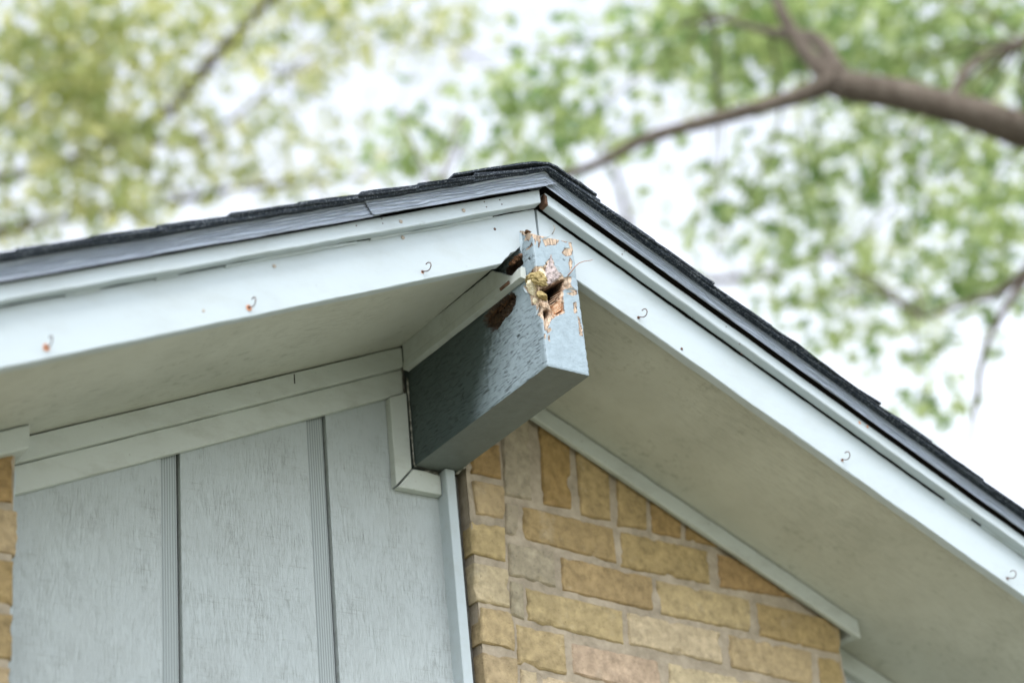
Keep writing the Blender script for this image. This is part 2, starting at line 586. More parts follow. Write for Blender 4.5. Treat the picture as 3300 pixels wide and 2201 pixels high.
# ridge caps: bent pieces, each lapping the next
V, F = [], []
yb = YR0 - 0.002
k = 0
while yb < YR1 - 0.2:
    L = 0.27
    A = (0.235, 0.115) if k == 0 else (0.15, 0.14)
    pr = []
    for i in range(13):
        u = -1 + 2 * i / 12
        x = u * (A[0] if u < 0 else A[1])
        lift = 0.0080 if k else 0.0085
        zz = GZ + DECK + lift - ML * (math.sqrt(x * x + 0.022 ** 2) - 0.022) - 0.0035
        pr.append((x, zz))
    base = len(V)
    ny = 8
    for r in range(ny + 1):
        y = yb + L * r / ny
        for (x, zz) in pr:
            dz = 0.006 * (1 - r / ny)
            V.append((x + 0.002 * nz(y * 30, x * 20), y + (0.003 * nz(x * 60, k) if r == 0 else 0), zz + dz))
        for (x, zz) in pr:
            V.append((x + 0.002 * nz(y * 30, x * 20), y + (0.003 * nz(x * 60, k) if r == 0 else 0), zz + dz - 0.0045))
    R_ = 26
    for r in range(ny):
        for i in range(12):
            a = base + r * R_ + i
            F.append((a, a + 1, a + R_ + 1, a + R_))
            b = a + 13
            F.append((b, b + 1, b + R_ + 1, b + R_))
        for i in (0, 12):
            a = base + r * R_ + i
            F.append((a, a + 13, a + 13 + R_, a + R_))
    for i in range(12):
        a = base + i
        F.append((a, a + 1, a + 14, a + 13))
    yb += 0.14
    k += 1
mesh('ridge_cap', V, F, M['shingle'], roof)

# --- soffits: flat plywood between fascia and wall, on each side of the beam
def soffit(side, x0, y1):
    V, F = [], []
    n, mrow = 60, 6
    for i in range(n + 1):
        t = x0 + (TE - x0) * i / n
        for j in range(mrow + 1):
            y = 0.0205 + (y1 - 0.0205) * j / mrow
            V.append((side * t, y, GZ + ZS - ML * t + 0.0012 * nz(t * 4, y * 4, side)))
    for i in range(n):
        for j in range(mrow):
            a = i * (mrow + 1) + j
            F.append((a, a + 1, a + mrow + 2, a + mrow + 1))
    nV = len(V)
    V += [(x, y, z + 0.010) for x, y, z in V]
    F += [tuple(q + nV for q in f[::-1]) for f in F]
    o = mesh('soffit', V, F, M['soffit'], house, fix=False)
    return o


soffit(-1, 0.0625, 0.56)['label'] = 'flat soffit left of the ridge beam'
soffit(1, 0.051, 0.60)['label'] = 'flat soffit right of the ridge beam with mildew'

# --- strip along the beam's left side, under the soffit, with a dark crack above
V, F = [], []
n = 70
prof = [(-0.052, 0.2045), (-0.0655, 0.2065), (-0.0640, 0.2250), (-0.0625, 0.2270), (-0.0625, 0.2685), (-0.0610, 0.2700), (-0.052, 0.2700)]
N = len(prof)
for i in range(n + 1):
    y = -0.0075 + (0.428 + 0.0075) * (i / n) ** 1.5
    for j, (x, zz) in enumerate(prof):
        w = 0.0012 * nz(y * 14, j * 2) + (0.0035 * nz(y * 60, 4) if j >= 4 and y < 0.25 else 0.0)
        bite = 0.0
        if y < 0.085 and j >= 4: bite = -0.040 * min(1, (1 - y / 0.085) * 1.6) + 0.004 * nz(y * 400, 1)
        if y < 0.02 and j < 2: bite = 0.003 * nz(y * 300, j)
        V.append((x, y, GZ + zz + w + bite + 0.0095 * y / 0.428))
for i in range(n):
    for j in range(N):
        a, b = i * N + j, i * N + (j + 1) % N
        F.append((a, b, b + N, a + N))
F.append(tuple(range(N))); F.append(tuple(range(n * N, n * N + N)))
btrim = mesh('beam_trim', V, F, M['frieze'], house)
btrim['label'] = 'pale trim strip between beam and soffit, broken at its outer end'
box('splinter', (-0.0685, 0.030, GZ + 0.211), (-0.0625, 0.062, GZ + 0.218), M['rawwood'], btrim, bev=0.0015)

# --- friezes on the gable wall
rake_board('frieze_board', -1, 0.4300, 0.452, 0.2525, ZS - 0.003, 0.0640, 0.925, M['frieze'], seed=11, wob=0.0012)['label'] = 'upper frieze board under the left soffit'
rake_board('frieze_board', -1, 0.4415, 0.455, 0.1942, 0.2515, 0.0600, 0.925, M['frieze'], seed=12, wob=0.0010)['label'] = 'lower frieze board above the siding'
rake_board('frieze_board', 1, 0.5080, 0.540, 0.2475, ZS - 0.003, 1.06, TE, M['frieze'], seed=13)['label'] = 'frieze board beyond the right end of the brick'
# nailed crack in the upper frieze
# --- cornice trims standing proud over the brick
ctR = rake_board('cornice_trim', 1, 0.3945, 0.4085, 0.2560, ZS - 0.002, 0.052, 1.112, M['frieze'], seed=14, wob=0.0013, ch=0.003)
ctR['label'] = 'narrow trim over the right brick wall, boxed at its lower end'
rake_board('cornice_trim_underside', 1, 0.4085, 0.4118, 0.2590, 0.272, 0.052, 1.085, M['frieze'], seed=15, wob=0.001, parent=ctR)
rake_board('end_return', 1, 0.4085, 0.508, 0.2590, ZS - 0.002, 1.098, 1.112, M['frieze'], seed=16, wob=0.0006, parent=ctR)
ctL = rake_board('cornice_trim', -1, 0.3680, 0.430, 0.2545, ZS - 0.002, 0.8995, TE, M['frieze'], seed=17, wob=0.001, ch=0.003)
ctL['label'] = 'trim block over the left brick pier'

# --- siding: plywood panels with grooved bands between them
YS = 0.4546
SX0, SX1 = -0.945, 0.040
gr = [(-0.6083, -0.5680), (-0.2900, -0.2445)]


def siding_panel(name, xa, xb, y, mat, z0=0.0, topo=0.0):
    V, F = [], []
    n = max(2, int((xb - xa) / 0.02))
    for i in range(n + 1):
        x = xa + (xb - xa) * i / n
        top = GZ + min(0.285, ZS - 0.02 + topo) - ML * abs(x)
        w = 0.0006 * nz(x * 11, 3)
        V += [(x, y + w, 0.02), (x, y + w, GZ - 0.6), (x, y + w, top), (x, y + 0.014, top), (x, y + 0.014, 0.02)]
    for i in range(n):
        for j in range(5):
            a, b = i * 5 + j, i * 5 + (j + 1) % 5
            F.append((a, b, b + 5, a + 5))
    F.append(tuple(range(5))); F.append(tuple(range(n * 5, n * 5 + 5)))
    return mesh(name, V, F, mat, house)


lab = ['grooved siding board beside the left brick pier', 'middle siding board between the two grooves', 'siding board under the blue beam']
edges = [SX0] + [g for p in gr for g in p] + [SX1]
for i in range(3):
    siding_panel('siding_board', edges[2 * i], edges[2 * i + 1], YS, M['siding'])['label'] = lab[i]
for (a, b) in gr:
    siding_panel('siding_groove', a - 0.004, b - 0.0045, YS + 0.0080, M['groove'])
    siding_panel('groove_shade_dirt_sheet', a - 0.02, b + 0.012, YS + 0.016, M['darkcaulk'])  # dark caulk colour stands in for the groove edge's shade and dirt
    # dark sheet in the slot: the groove edge's shade and dirt in its colour
siding_panel('siding_board', 1.075, 2.9, 0.530, M['siding'])['label'] = 'siding board right of the brick'

# --- boards framing the foot of the beam (left piece and mitred bottom piece)
def prism(name, pts, y0, y1, mat, parent, bev=0.0012):
    bm = bmesh.new()
    a = [bm.verts.new((p[0], y0, GZ + p[1])) for p in pts]
    b = [bm.verts.new((p[0], y1, GZ + p[1])) for p in pts]
    n = len(pts)
    bm.faces.new(a); bm.faces.new(b[::-1])
    for i in range(n):
        bm.faces.new((a[i], b[i], b[(i + 1) % n], a[(i + 1) % n]))
    bmesh.ops.recalc_face_normals(bm, faces=bm.faces)
    if bev: bmesh.ops.bevel(bm, geom=bm.edges[:], offset=bev, segments=1, affect='EDGES')
    me = bpy.data.meshes.new(name)
    bm.to_mesh(me); bm.free()
    return link(name, me, mat, parent)


fr1 = prism('beam_frame', [(-0.0993, 0.147), (-0.0990, -0.0530), (-0.0585, -0.0080), (-0.0570, 0.166)], 0.4346, YS - 0.0006, M['frieze'], house)
fr1['label'] = 'upright frame piece left of the beam'
fr2 = prism('beam_frame', [(-0.0950, -0.0555), (0.0105, -0.0560), (0.0105, -0.0135), (-0.030, -0.0085), (-0.0555, -0.0095)], 0.4346, YS - 0.0006, M['frieze'], house)
fr2['label'] = 'short mitred frame piece under the beam'
prism('caulk_bead', [(-0.035, -0.0085), (0.0105, -0.014), (0.0105, -0.001), (-0.02, -0.002)], 0.440, YS - 0.001, M['caulk'], fr2, bev=0.001)
# upright corner trim beside the brick
ct = prism('corner_trim', [(0.0135, -0.002), (0.0135, -GZ + 0.02), (0.0362, -GZ + 0.02), (0.0362, -0.002)], 0.4185, 0.4600, M['trim'], house, bev=0.0015)
ct['label'] = 'tall narrow corner trim between siding and brick'
prism('sealant', [(0.0362, -0.003), (0.0362, -GZ + 0.02), (0.058, -GZ + 0.02), (0.058, -0.003)], 0.4440, 0.4600, M['darkcaulk'], ct, bev=0)
V, F = [], []
n = 260
for i in range(n + 1):
    zz = GZ - 0.012 - (1.2) * i / n
    c = 0.0445 + 0.003 * nz(zz * 18, 1) + 0.002 * nz(zz * 70, 2)
    r = 0.0035 + 0.002 * nz(zz * 40, 5)
    for j in range(6):
        a = j / 6 * 2 * math.pi
        V.append((c + r * math.cos(a), 0.4415 + r * 0.9 * math.sin(a), zz))
for i in range(n):
    for j in range(6):
        a, b = i * 6 + j, i * 6 + (j + 1) % 6
        F.append((a, b, b + 6, a + 6))
mesh('caulk_bead', V, F, M['caulk'], ct, smooth=True)
# thin ragged caulk where frieze, frame and beam meet
def bead(pts, r, mat, parent, name='caulk_bead'):
    V, F = [], []
    pts = [np.array(p, float) for p in pts]
    dense = []
    for a, b in zip(pts[:-1], pts[1:]):
        m_ = max(2, int(np.linalg.norm(b - a) / 0.004))
        dense += [a + (b - a) * i / m_ for i in range(m_)]
    dense.append(pts[-1])
    for i, p in enumerate(dense):
        rr = r * (0.8 + 0.8 * nz(p[0] * 90, p[1] * 90, p[2] * 90))
        for j in range(6):
            a = j / 6 * 2 * math.pi
            V.append((p[0] + rr * math.cos(a), p[1] + rr * 0.6 * math.sin(a), GZ + p[2] + rr * math.sin(a)))
    for i in range(len(dense) - 1):
        for j in range(6):
            a, b = i * 6 + j, i * 6 + (j + 1) % 6
            F.append((a, b, b + 6, a + 6))
    return mesh(name, V, F, mat, parent, smooth=True)


bead([(-0.0535, 0.433, 0.20), (-0.0535, 0.433, 0.10), (-0.0530, 0.4335, 0.0), (-0.050, 0.4335, -0.003)], 0.0022, M['caulk'], fr1)
bead([(-0.060, 0.437, 0.160), (-0.060, 0.437, 0.215), (-0.063, 0.432, 0.27)], 0.0030, M['darkcaulk'], fr1)
bead([(-0.049, 0.434, -0.003), (0.02, 0.434, -0.004), (0.045, 0.428, -0.003)], 0.0022, M['darkcaulk'], fr1)
bead([(0.046, 0.428, -0.004), (0.0515, 0.402, 0.0005), (0.052, 0.392, 0.004)], 0.0032, M['caulk'], fr1)


# ------------------------------------------------------------------ brickwork
def zb(x, y): return (1400 + x / 1.9575, 1400 + y / 1.9575)


YB = 0.4200
OCH, TAN, ORG, PNK, PAL, GRY = ((0.395, 0.290, 0.142), (0.455, 0.350, 0.200), (0.36, 0.240, 0.108), (0.50, 0.380, 0.275), (0.54, 0.440, 0.290), (0.385, 0.330, 0.240))
BR = [  # quads traced on the wall plane: TL TR BR BL, colour
    ((225, 40), (408, 70), (418, 285), (232, 240), ORG), ((240, 288), (437, 330), (442, 538), (262, 503), TAN),
    ((234, 545), (441, 590), (447, 802), (238, 748), TAN), ((243, 808), (462, 850), (472, 1092), (262, 1050), PAL),
    ((288, 1092), (496, 1120), (506, 1362), (284, 1312), TAN), ((300, 1372), (516, 1410), (530, 1640), (318, 1600), TAN),
    ((318, 1625), (545, 1680), (552, 1900), (330, 1850), TAN),
    ((418, -200), (588, -180), (612, 415), (438, 378), GRY), ((652, -100), (845, -40), (866, 470), (690, 438), ORG),
    ((888, 60), (1096, 120), (1110, 546), (924, 510), OCH), ((1145, 200), (1335, 260), (1338, 600), (1156, 578), OCH),
    ((1362, 330), (1555, 390), (1552, 655), (1370, 624), ORG), ((1585, 440), (1790, 500), (1790, 708), (1585, 662), ORG),
    ((448, 435), (526, 442), (526, 645), (448, 624), GRY), ((550, 450), (1122, 592), (1150, 812), (566, 660), OCH),
    ((1176, 614), (1722, 735), (1736, 946), (1184, 834), OCH), ((1786, 755), (2300, 868), (2310, 1040), (1802, 965), ORG),
    ((464, 684), (750, 742), (766, 966), (475, 884), GRY), ((796, 770), (1370, 900), (1381, 1110), (806, 986), OCH),
    ((1400, 918), (1986, 1040), (1996, 1246), (1424, 1134), TAN), ((2034, 1060), (2550, 1178), (2560, 1385), (2056, 1270), OCH),
    ((472, 918), (556, 942), (566, 1174), (490, 1138), GRY), ((584, 970), (1182, 1112), (1192, 1326), (588, 1174), TAN),
    ((1214, 1118), (1802, 1245), (1816, 1446), (1228, 1322), PAL), ((1854, 1258), (2372, 1368), (2388, 1588), (1870, 1462), TAN),
    ((2418, 1394), (2566, 1430), (2580, 1640), (2440, 1602), OCH),
    ((518, 1198), (816, 1264), (836, 1512), (526, 1450), TAN), ((858, 1314), (1420, 1428), (1432, 1652), (880, 1508), PNK),
    ((1478, 1440), (2040, 1560), (2060, 1775), (1490, 1662), PAL), ((2095, 1580), (2575, 1680), (2590, 1885), (2110, 1790), TAN),
    ((545, 1478), (642, 1498), (660, 1715), (555, 1690), PAL), ((670, 1520), (1240, 1640), (1250, 1850), (690, 1725), PAL),
    ((1275, 1660), (1840, 1785), (1850, 1990), (1290, 1870), TAN), ((1880, 1800), (2420, 1920), (2430, 2120), (1900, 2010), OCH),
    ((2450, 1925), (2590, 1960), (2600, 2160), (2465, 2130), OCH), ((560, 1720), (640, 1740), (650, 1950), (570, 1930), TAN),
]


def brick_geo(V, F, C, quad, col, y, depth=0.030, proud=0.0050, seed=0.0, zmax=None, left_deep=False):
    """One brick: displaced front face with soft irregular arrises and returns into the mortar."""
    TL, TR, BRr, BL = [np.array(q, float) for q in quad]
    w = np.linalg.norm(TR - TL); h = np.linalg.norm(TL - BL)
    nu, nv = max(5, int(w / 0.0062)), max(5, int(h / 0.0062))
    base = len(V)
    cj = np.array(col) * (1 + 0.10 * nz(seed * 3.1, 1)) * np.array([1, 1 + 0.05 * nz(seed, 4), 1 + 0.12 * nz(seed, 8)])
    us = [0, 0] + list(np.linspace(0.0, 1, nu)[1:-1]) + [1, 1]
    us = [0, 0.0012 / w, 0.0035 / w] + list(np.linspace(0, 1, nu + 1)[1:-1]) + [1 - 0.0035 / w, 1 - 0.0012 / w, 1]
    vs = [0, 0.0012 / h, 0.0035 / h] + list(np.linspace(0, 1, nv + 1)[1:-1]) + [1 - 0.0035 / h, 1 - 0.0012 / h, 1]
    W_, H_ = len(us), len(vs)
    for j, v in enumerate(vs):
        for i, u in enumerate(us):
            p = (TL * (1 - u) + TR * u) * (1 - v) + (BL * (1 - u) + BRr * u) * v
            de = min(u * w, (1 - u) * w, v * h, (1 - v) * h)
            ed = max(0.0, 1 - de / 0.0042)
            ez = max(0.0, 1 - de / 0.014)
            n1 = nz(p[0] * 22, p[1] * 22, seed)
            n2 = nz(p[0] * 70, p[1] * 70, seed + 5)
            n3 = nz(p[0] * 200, p[1] * 200, seed + 9)
            yy = y - proud * 0.8 + 0.005 * ed * ed + 0.0028 * n1 + 0.0016 * n2 + 0.0008 * n3
            chip = max(0.0, nz(p[0] * 38, p[1] * 38, seed + 20) - 0.16) * ez
            yy += 0.022 * chip
            cx, cz = (TL + TR + BRr + BL)[:2] / 4
            k = 1 + ed * (0.030 * n2)
            x, z = cx + (p[0] - cx) * k + 0.0034 * ed * n1, cz + (p[1] - cz) * k + 0.0030 * ed * n1 + 0.0024 * ed * n2
            if zmax is not None: z = min(z, zmax(x))
            V.append((x, yy, GZ + z))
            c = cj * (1 + 0.16 * n1 + 0.10 * n2)
            C.append((*np.clip(c, 0, 1), 1))
    for j in range(H_ - 1):
        for i in range(W_ - 1):
            a = base + j * W_ + i
            F.append((a, a + 1, a + W_ + 1, a + W_))
    loop = [base + i for i in range(W_)] + [base + j * W_ + W_ - 1 for j in range(1, H_)] + \
           [base + (H_ - 1) * W_ + i for i in range(W_ - 2, -1, -1)] + [base + j * W_ for j in range(H_ - 2, 0, -1)]
    b2 = len(V)
    for q in loop:
        x, yy, z = V[q]
        V.append((x, y + depth, z)); C.append(C[q])
    L = len(loop)
    for i in range(L):
        F.append((loop[i], loop[(i + 1) % L], b2 + (i + 1) % L, b2 + i))


def brick_object(name, V, F, C, parent):
    o = mesh(name, V, F, M['brick'], parent, smooth=False, fix=True)
    at = o.data.attributes.new('Col', 'FLOAT_COLOR', 'POINT')
    at.data.foreach_set('color', np.array(C, 'f').ravel())
    return o


soff = lambda x: ZS - 0.004 - ML * abs(x)
V, F, C = [], [], []
for k, b in enumerate(BR):
    quad = []
    for q in b[:4]:
        P = at_y(zb(*q), YB)
        quad.append((P[0], P[2] - GZ))
    left = k < 7
    brick_geo(V, F, C, quad, b[4], YB - (0.002 if left else 0), depth=0.034 if left else 0.02, proud=0.0055, seed=k * 1.7, zmax=soff)
z = -0.545                                        # regular courses below what the photo shows
row = 0
while z > -GZ + 0.1:
    x = 0.075 - (0.12 if row % 2 else 0)
    while x < 1.06:
        xa, xb = max(x, 0.075), min(x + 0.232, 1.068)
        if xb - xa > 0.03:
            quad = [(xa, z), (xb, z), (xb, z - 0.08), (xa, z - 0.08)]
            brick_geo(V, F, C, quad, random.choice((OCH, TAN, PAL, TAN)), YB, depth=0.02, seed=row * 3.3 + x)
        x += 0.246
    z -= 0.094
    row += 1
bw = brick_object('brick_wall', V, F, C, house)
bw['label'] = 'buff brick infill with a soldier course under the right rake'
# mortar body behind the bricks
pts = [(0.066, 0.283), (0.066, -GZ + 0.0), (1.064, -GZ + 0.0), (1.064, soff(1.064))]
V, F = [], []
nx, nzr = 110, 120
for i in range(nx + 1):
    x = 0.0665 + (1.064 - 0.0665) * i / nx
    zt = soff(x)
    for j in range(nzr + 1):
        zz = zt + (-0.62 - zt) * j / nzr
        V.append((x, YB + 0.0015 + 0.0018 * nz(x * 40, zz * 40) + 0.0012 * nz(x * 150, zz * 150), GZ + zz))
for i in range(nx):
    for j in range(nzr):
        a = i * (nzr + 1) + j
        F.append((a, a + 1, a + nzr + 2, a + nzr + 1))
mo = mesh('mortar', V, F, M['mortar'], bw)
prism('mortar', [(0.0665, 0.2), (0.0665, -GZ), (1.064, -GZ), (1.064, -0.19)], YB + 0.007, 0.53, M['mortar'], bw, bev=0)

# left pier: bricks whose right arrises show at the edge of the picture
V, F, C = [], [], []
ends = [(-0.9190, -0.075, -0.2510, ORG), (-0.9085, -0.263, -0.345, TAN), (-0.9120, -0.357, -0.437, OCH), (-0.9100, -0.452, -0.532, OCH), (-0.9120, -0.547, -0.628, TAN)]
YP = 0.392
row = 0
for (xe, zt, zb_, c) in ends:
    x = xe
    wd = (0.115 if row == 0 else (0.232 if row % 2 else 0.115))
    while x > -2.85:
        xa = max(x - wd, -2.88)
        quad = [(xa, zt), (x, zt), (x, zb_), (xa, zb_)]
        brick_geo(V, F, C, quad, c if row == 0 or x == xe else random.choice((OCH, TAN, PAL)), YP, depth=0.06, proud=0.006, seed=row * 5.1 + x, zmax=lambda x: soff(x) - 0.0)
        x -= wd + 0.013
        wd = 0.232
    row += 1
z = -0.642
while z > -GZ + 0.1:
    x = -0.911
    wd = 0.232 if row % 2 else 0.115
    while x > -2.85:
        xa = max(x - wd, -2.88)
        brick_geo(V, F, C, [(xa, z), (x, z), (x, z - 0.08), (xa, z - 0.08)], random.choice((OCH, TAN, PAL)), YP, depth=0.06, seed=row * 5.1 + x)
        x -= wd + 0.013
        wd = 0.232
    z -= 0.094
    row += 1
bp = brick_object('brick_pier', V, F, C, house)
bp['label'] = 'buff brick pier left of the siding'
prism('mortar', [(-0.9150, soff(0.915)), (-0.9150, -GZ), (-2.88, -GZ), (-2.88, soff(2.88))], YP + 0.001, 0.47, M['mortar'], bp, bev=0)
prism('caulk_bead', [(-0.8950, -0.165), (-0.8985, -0.30), (-0.8945, -0.42), (-0.8990, -0.55), (-0.896, -0.75), (-0.896, -GZ + 0.02), (-0.925, -GZ + 0.02), (-0.925, -0.14)], 0.436, 0.4545, M['trim'], bp, bev=0.002)

# remaining walls of the house
for x in (-2.9, 2.78):
    prism('side_wall', [(x, -GZ), (x + 0.12, -GZ), (x + 0.12, -1.02), (x, -1.02)], 0.55, 5.3, M['mortar'], house, bev=0)
prism('back_wall', [(-2.78, -GZ), (2.78, -GZ), (2.78, -1.0), (0, 0.26), (-2.78, -1.0)], 5.2, 5.3, M['mortar'], house, bev=0)

# ------------------------------------------------------------------ the rotted ridge beam
def zr(x, y): return (1640 + x / 3.92, 700 + y / 3.92)
def z1(x, y): return (1200 + x / 2.6122, 480 + y / 2.6122)


HB, EB = 0.05, 0.0381


def dev(q):
    """photo pixel -> (s, z) on the developed surface: s<0 left side (depth), s>0 front"""
    P = at_y(q, -EB)
    if P[0] >= -HB: return (P[0] + HB, P[2] - GZ)
    P = at_x(q, -HB)
    return (-(P[1] + EB), P[2] - GZ)


def sdf(poly, S, Z):
    """signed distance (negative inside) to a polygon, vectorised"""
    d = np.full(S.shape, 1e9)
    inside = np.zeros(S.shape, bool)
    n = len(poly)
    for i in range(n):
        a, b = np.array(poly[i]), np.array(poly[(i + 1) % n])
        e = b - a
        wx, wz = S - a[0], Z - a[1]
        t = np.clip((wx * e[0] + wz * e[1]) / (e @ e + 1e-12), 0, 1)
        d = np.minimum(d, np.hypot(wx - t * e[0], wz - t * e[1]))
        c = ((a[1] <= Z) & (b[1] > Z)) | ((b[1] <= Z) & (a[1] > Z))
        with np.errstate(divide='ignore', invalid='ignore'):
            xi = a[0] + (Z - a[1]) / (b[1] - a[1]) * (b[0] - a[0])
        inside ^= c & (S < xi)
    return np.where(inside, -d, d)


sL = list(-0.488 + np.arange(0, 0.34, 0.006)) + list(np.arange(-0.148, 0.0, 0.00125))
sF = list(np.arange(0.0, 0.1, 0.00115)) + [0.1]
sR = [0.1 + x for x in (0.002, 0.005, 0.01, 0.02, 0.04, 0.08, 0.16, 0.3, 0.488)]
SS = np.array(sL + sF + sR)
ZN = np.concatenate([np.linspace(0, 1, 262)])


def ztop(s):
    if s < 0:
        y = -EB - s
        return float(np.interp(y, [-EB, 0.0, 0.01, 0.6], [0.291, 0.321, 0.321, 0.321]))
    if s <= 0.1: return 0.291 + 0.006 * s / 0.1
    return float(np.interp(s - 0.1, [0, 0.03, 0.5], [0.297, 0.32, 0.32]))


ZT = np.array([ztop(s) + 0.0025 * nz(s * 130, 3) for s in SS])
Sg, Ng = np.meshgrid(SS, ZN, indexing='ij')
Zg = Ng * ZT[:, None]
nA = np.array([[mnoise.fractal(Vector((s * 90, z * 90, 1)), 0.8, 2.0, 4) for z in zz] if s > -0.2 and s < 0.115 else np.zeros(len(zz)) for s, zz in zip(SS, Zg)])
nB = np.array([[mnoise.fractal(Vector((s * 260, z * 260, 7)), 0.8, 2.0, 3) for z in zz] if s > -0.2 and s < 0.115 else np.zeros(len(zz)) for s, zz in zip(SS, Zg)])


def PZ(*pts): return [dev(zr(*p)) for p in pts]


damage = PZ((205, 770), (300, 660), (425, 628), (470, 600), (500, 545), (535, 478), (562, 560), (600, 640), (665, 722), (700, 770), (742, 742), (790, 758),
            (778, 830), (800, 880), (860, 930), (850, 950), (720, 905), (685, 930), (690, 1050), (706, 1210), (605, 1240), (530, 1310), (500, 1380), (490, 1432),
            (450, 1432), (440, 1300), (365, 1235), (340, 1110), (290, 1100), (262, 980), (195, 900), (190, 860), (235, 900), (238, 830))
holeA = PZ((385, 900), (470, 880), (560, 838), (640, 790), (705, 795), (692, 890), (640, 1000), (580, 1080), (525, 1100), (505, 1010), (482, 975), (430, 1030), (415, 950))
holeB = PZ((443, 1180), (500, 1140), (528, 1182), (505, 1245), (458, 1290))
holeC = PZ((355, 1110), (398, 1095), (380, 1170), (350, 1230))
flap = PZ((535, 478), (562, 580), (668, 735), (600, 800), (520, 850), (452, 828), (462, 740), (478, 620))
orange = PZ((530, 1105), (655, 1050), (690, 1080), (695, 1180), (620, 1230), (570, 1200))
chips = [PZ(*c) for c in (
    [(120, 160), (200, 160), (270, 165), (288, 225), (250, 300), (200, 292), (212, 240), (135, 205)],
    [(425, 290), (470, 255), (540, 235), (610, 255), (630, 300), (600, 352), (520, 352), (460, 370), (440, 320)],
    [(750, 310), (812, 330), (828, 400), (800, 470), (770, 492), (710, 490), (668, 450), (690, 420), (720, 380), (770, 370)],
    [(340, 250), (400, 250), (398, 320), (385, 392), (370, 380), (372, 290), (335, 280)],
    [(215, 415), (268, 360), (286, 318), (300, 350), (252, 400)],
    [(768, 505), (802, 560), (795, 640), (772, 668), (762, 600)],
    [(812, 1080), (852, 1070), (862, 1205), (828, 1212)],
    [(872, 1260), (900, 1290), (942, 1505), (895, 1490), (888, 1400)],
    [(500, 1488), (520, 1500), (516, 1565), (498, 1552)],
    [(440, 1470), (458, 1480), (460, 1530), (448, 1520)],
    [(740, 965), (862, 930), (866, 975), (800, 990)],
    [(280, 1100), (345, 1060), (350, 1085), (300, 1115)],
    [(285, 195), (330, 186), (400, 212), (440, 205), (475, 228), (432, 268), (402, 258), (362, 300), (332, 286), (300, 250)],
    [(640, 262), (690, 280), (735, 300), (722, 322), (670, 300)],
    [(470, 1440), (520, 1395), (532, 1420), (490, 1475)],
    [(330, 340), (345, 300), (360, 250), (310, 180), (290, 190), (320, 260)],
)]
pits = [PZ(*c) for c in ([(240, 530), (258, 508), (272, 525), (255, 548)], [(462, 580), (475, 572), (492, 592), (480, 602)], [(640, 505), (716, 552), (700, 548)], [(90, 1505), (140, 1470), (130, 1500), (95, 1520)])]
rot = [dev(z1(*p)) for p in ((932, 1410), (1000, 1335), (1070, 1280), (1130, 1222), (1185, 1208), (1212, 1240), (1200, 1320), (1160, 1390), (1105, 1440), (1062, 1512), (1000, 1545), (985, 1500), (945, 1480))]

hollow_shade = [(lambda P: (-(P[1] + EB), P[2] - GZ))(at_x(z1(*p), -HB)) for p in ((1120, 1005), (1185, 955), (1225, 905), (1258, 895), (1268, 975), (1225, 1000), (1180, 1060), (1130, 1075))]  # hollow beside the trim: its depth shade coloured as dark brown wood
jit = 0.0022 * nA + 0.0010 * nB
dDam, dA_, dB_, dC_ = sdf(damage, Sg, Zg) + jit, sdf(holeA, Sg, Zg) + jit, sdf(holeB, Sg, Zg) + jit * 0.6, sdf(holeC, Sg, Zg) + jit * 0.6
dFl, dOr, dRotShade = sdf(flap, Sg, Zg) + jit * 0.5, sdf(orange, Sg, Zg) + jit, sdf(rot, Sg, Zg) + jit * 1.6
dRotShade = np.minimum(dRotShade, sdf(hollow_shade, Sg, Zg) + jit * 1.2)
dCh = np.minimum.reduce([sdf(c, Sg, Zg) for c in chips]) + jit * 0.9
dPt = np.minimum.reduce([sdf(c, Sg, Zg) for c in pits]) + jit * 0.2


def ss(a, b, x):
    t = np.clip((x - a) / (b - a), 0, 1)
    return t * t * (3 - 2 * t)


PAINT, SHADE, BARE, GREYW = np.array((0.290, 0.362, 0.408)), np.array((0.060, 0.083, 0.081)), np.array((0.60, 0.455, 0.33)), np.array((0.50, 0.42, 0.41))
ORNG, BROWN, DARK, EDGE = np.array((0.52, 0.18, 0.05)), np.array((0.20, 0.11, 0.055)), np.array((0.030, 0.016, 0.010)), np.array((0.14, 0.07, 0.04))
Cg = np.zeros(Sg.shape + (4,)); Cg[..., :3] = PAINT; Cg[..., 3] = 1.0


def lay(w, col, alpha=None):
    w3 = w[..., None]
    Cg[..., :3] = Cg[..., :3] * (1 - w3) + np.asarray(col) * w3
    if alpha is not None: Cg[..., 3] = Cg[..., 3] * (1 - w) + alpha * w


# the overhang's shade painted into the film: pale outer end, dark slate further in
shade = ss(0.012, 0.105, (-EB - Sg) - 0.135 + 0.62 * np.clip(Zg - 0.02, 0, 0.3) + 0.035 * nA) * (Sg < 0)
shade = np.maximum(shade, 1.0 * (Sg > 0.102))
Cg[..., :3] = Cg[..., :3] * (1 - shade[..., None]) + SHADE * shade[..., None]
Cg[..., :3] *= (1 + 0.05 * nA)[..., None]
lay(ss(0.0006, -0.0006, dCh), BARE * 0.95, 0)
lay(ss(0.0018, 0.0004, np.abs(dCh + 0.0002)) * ss(-0.35, 0.25, nA + nB) * 0.95, EDGE * 0.6, 0.2)
lay(ss(0.0006, -0.0006, dDam), BARE, 0)
lay(ss(0.0006, -0.0006, dDam) * ss(0.15, 0.55, nA), np.array((0.36, 0.21, 0.12)), 0)
lay(ss(0.0018, 0.0003, np.abs(dDam)) * ss(-0.3, 0.3, nA + nB) * 0.85, EDGE * 0.8, 0.1)
lay(ss(0.0006, -0.0010, dFl), GREYW, 0)
lay(ss(0.0005, -0.001, dOr) * ss(-0.5, 0.1, nB), ORNG, 0)
lay(ss(0.0005, -0.001, dOr) * ss(0.2, 0.6, nB), BARE, 0)
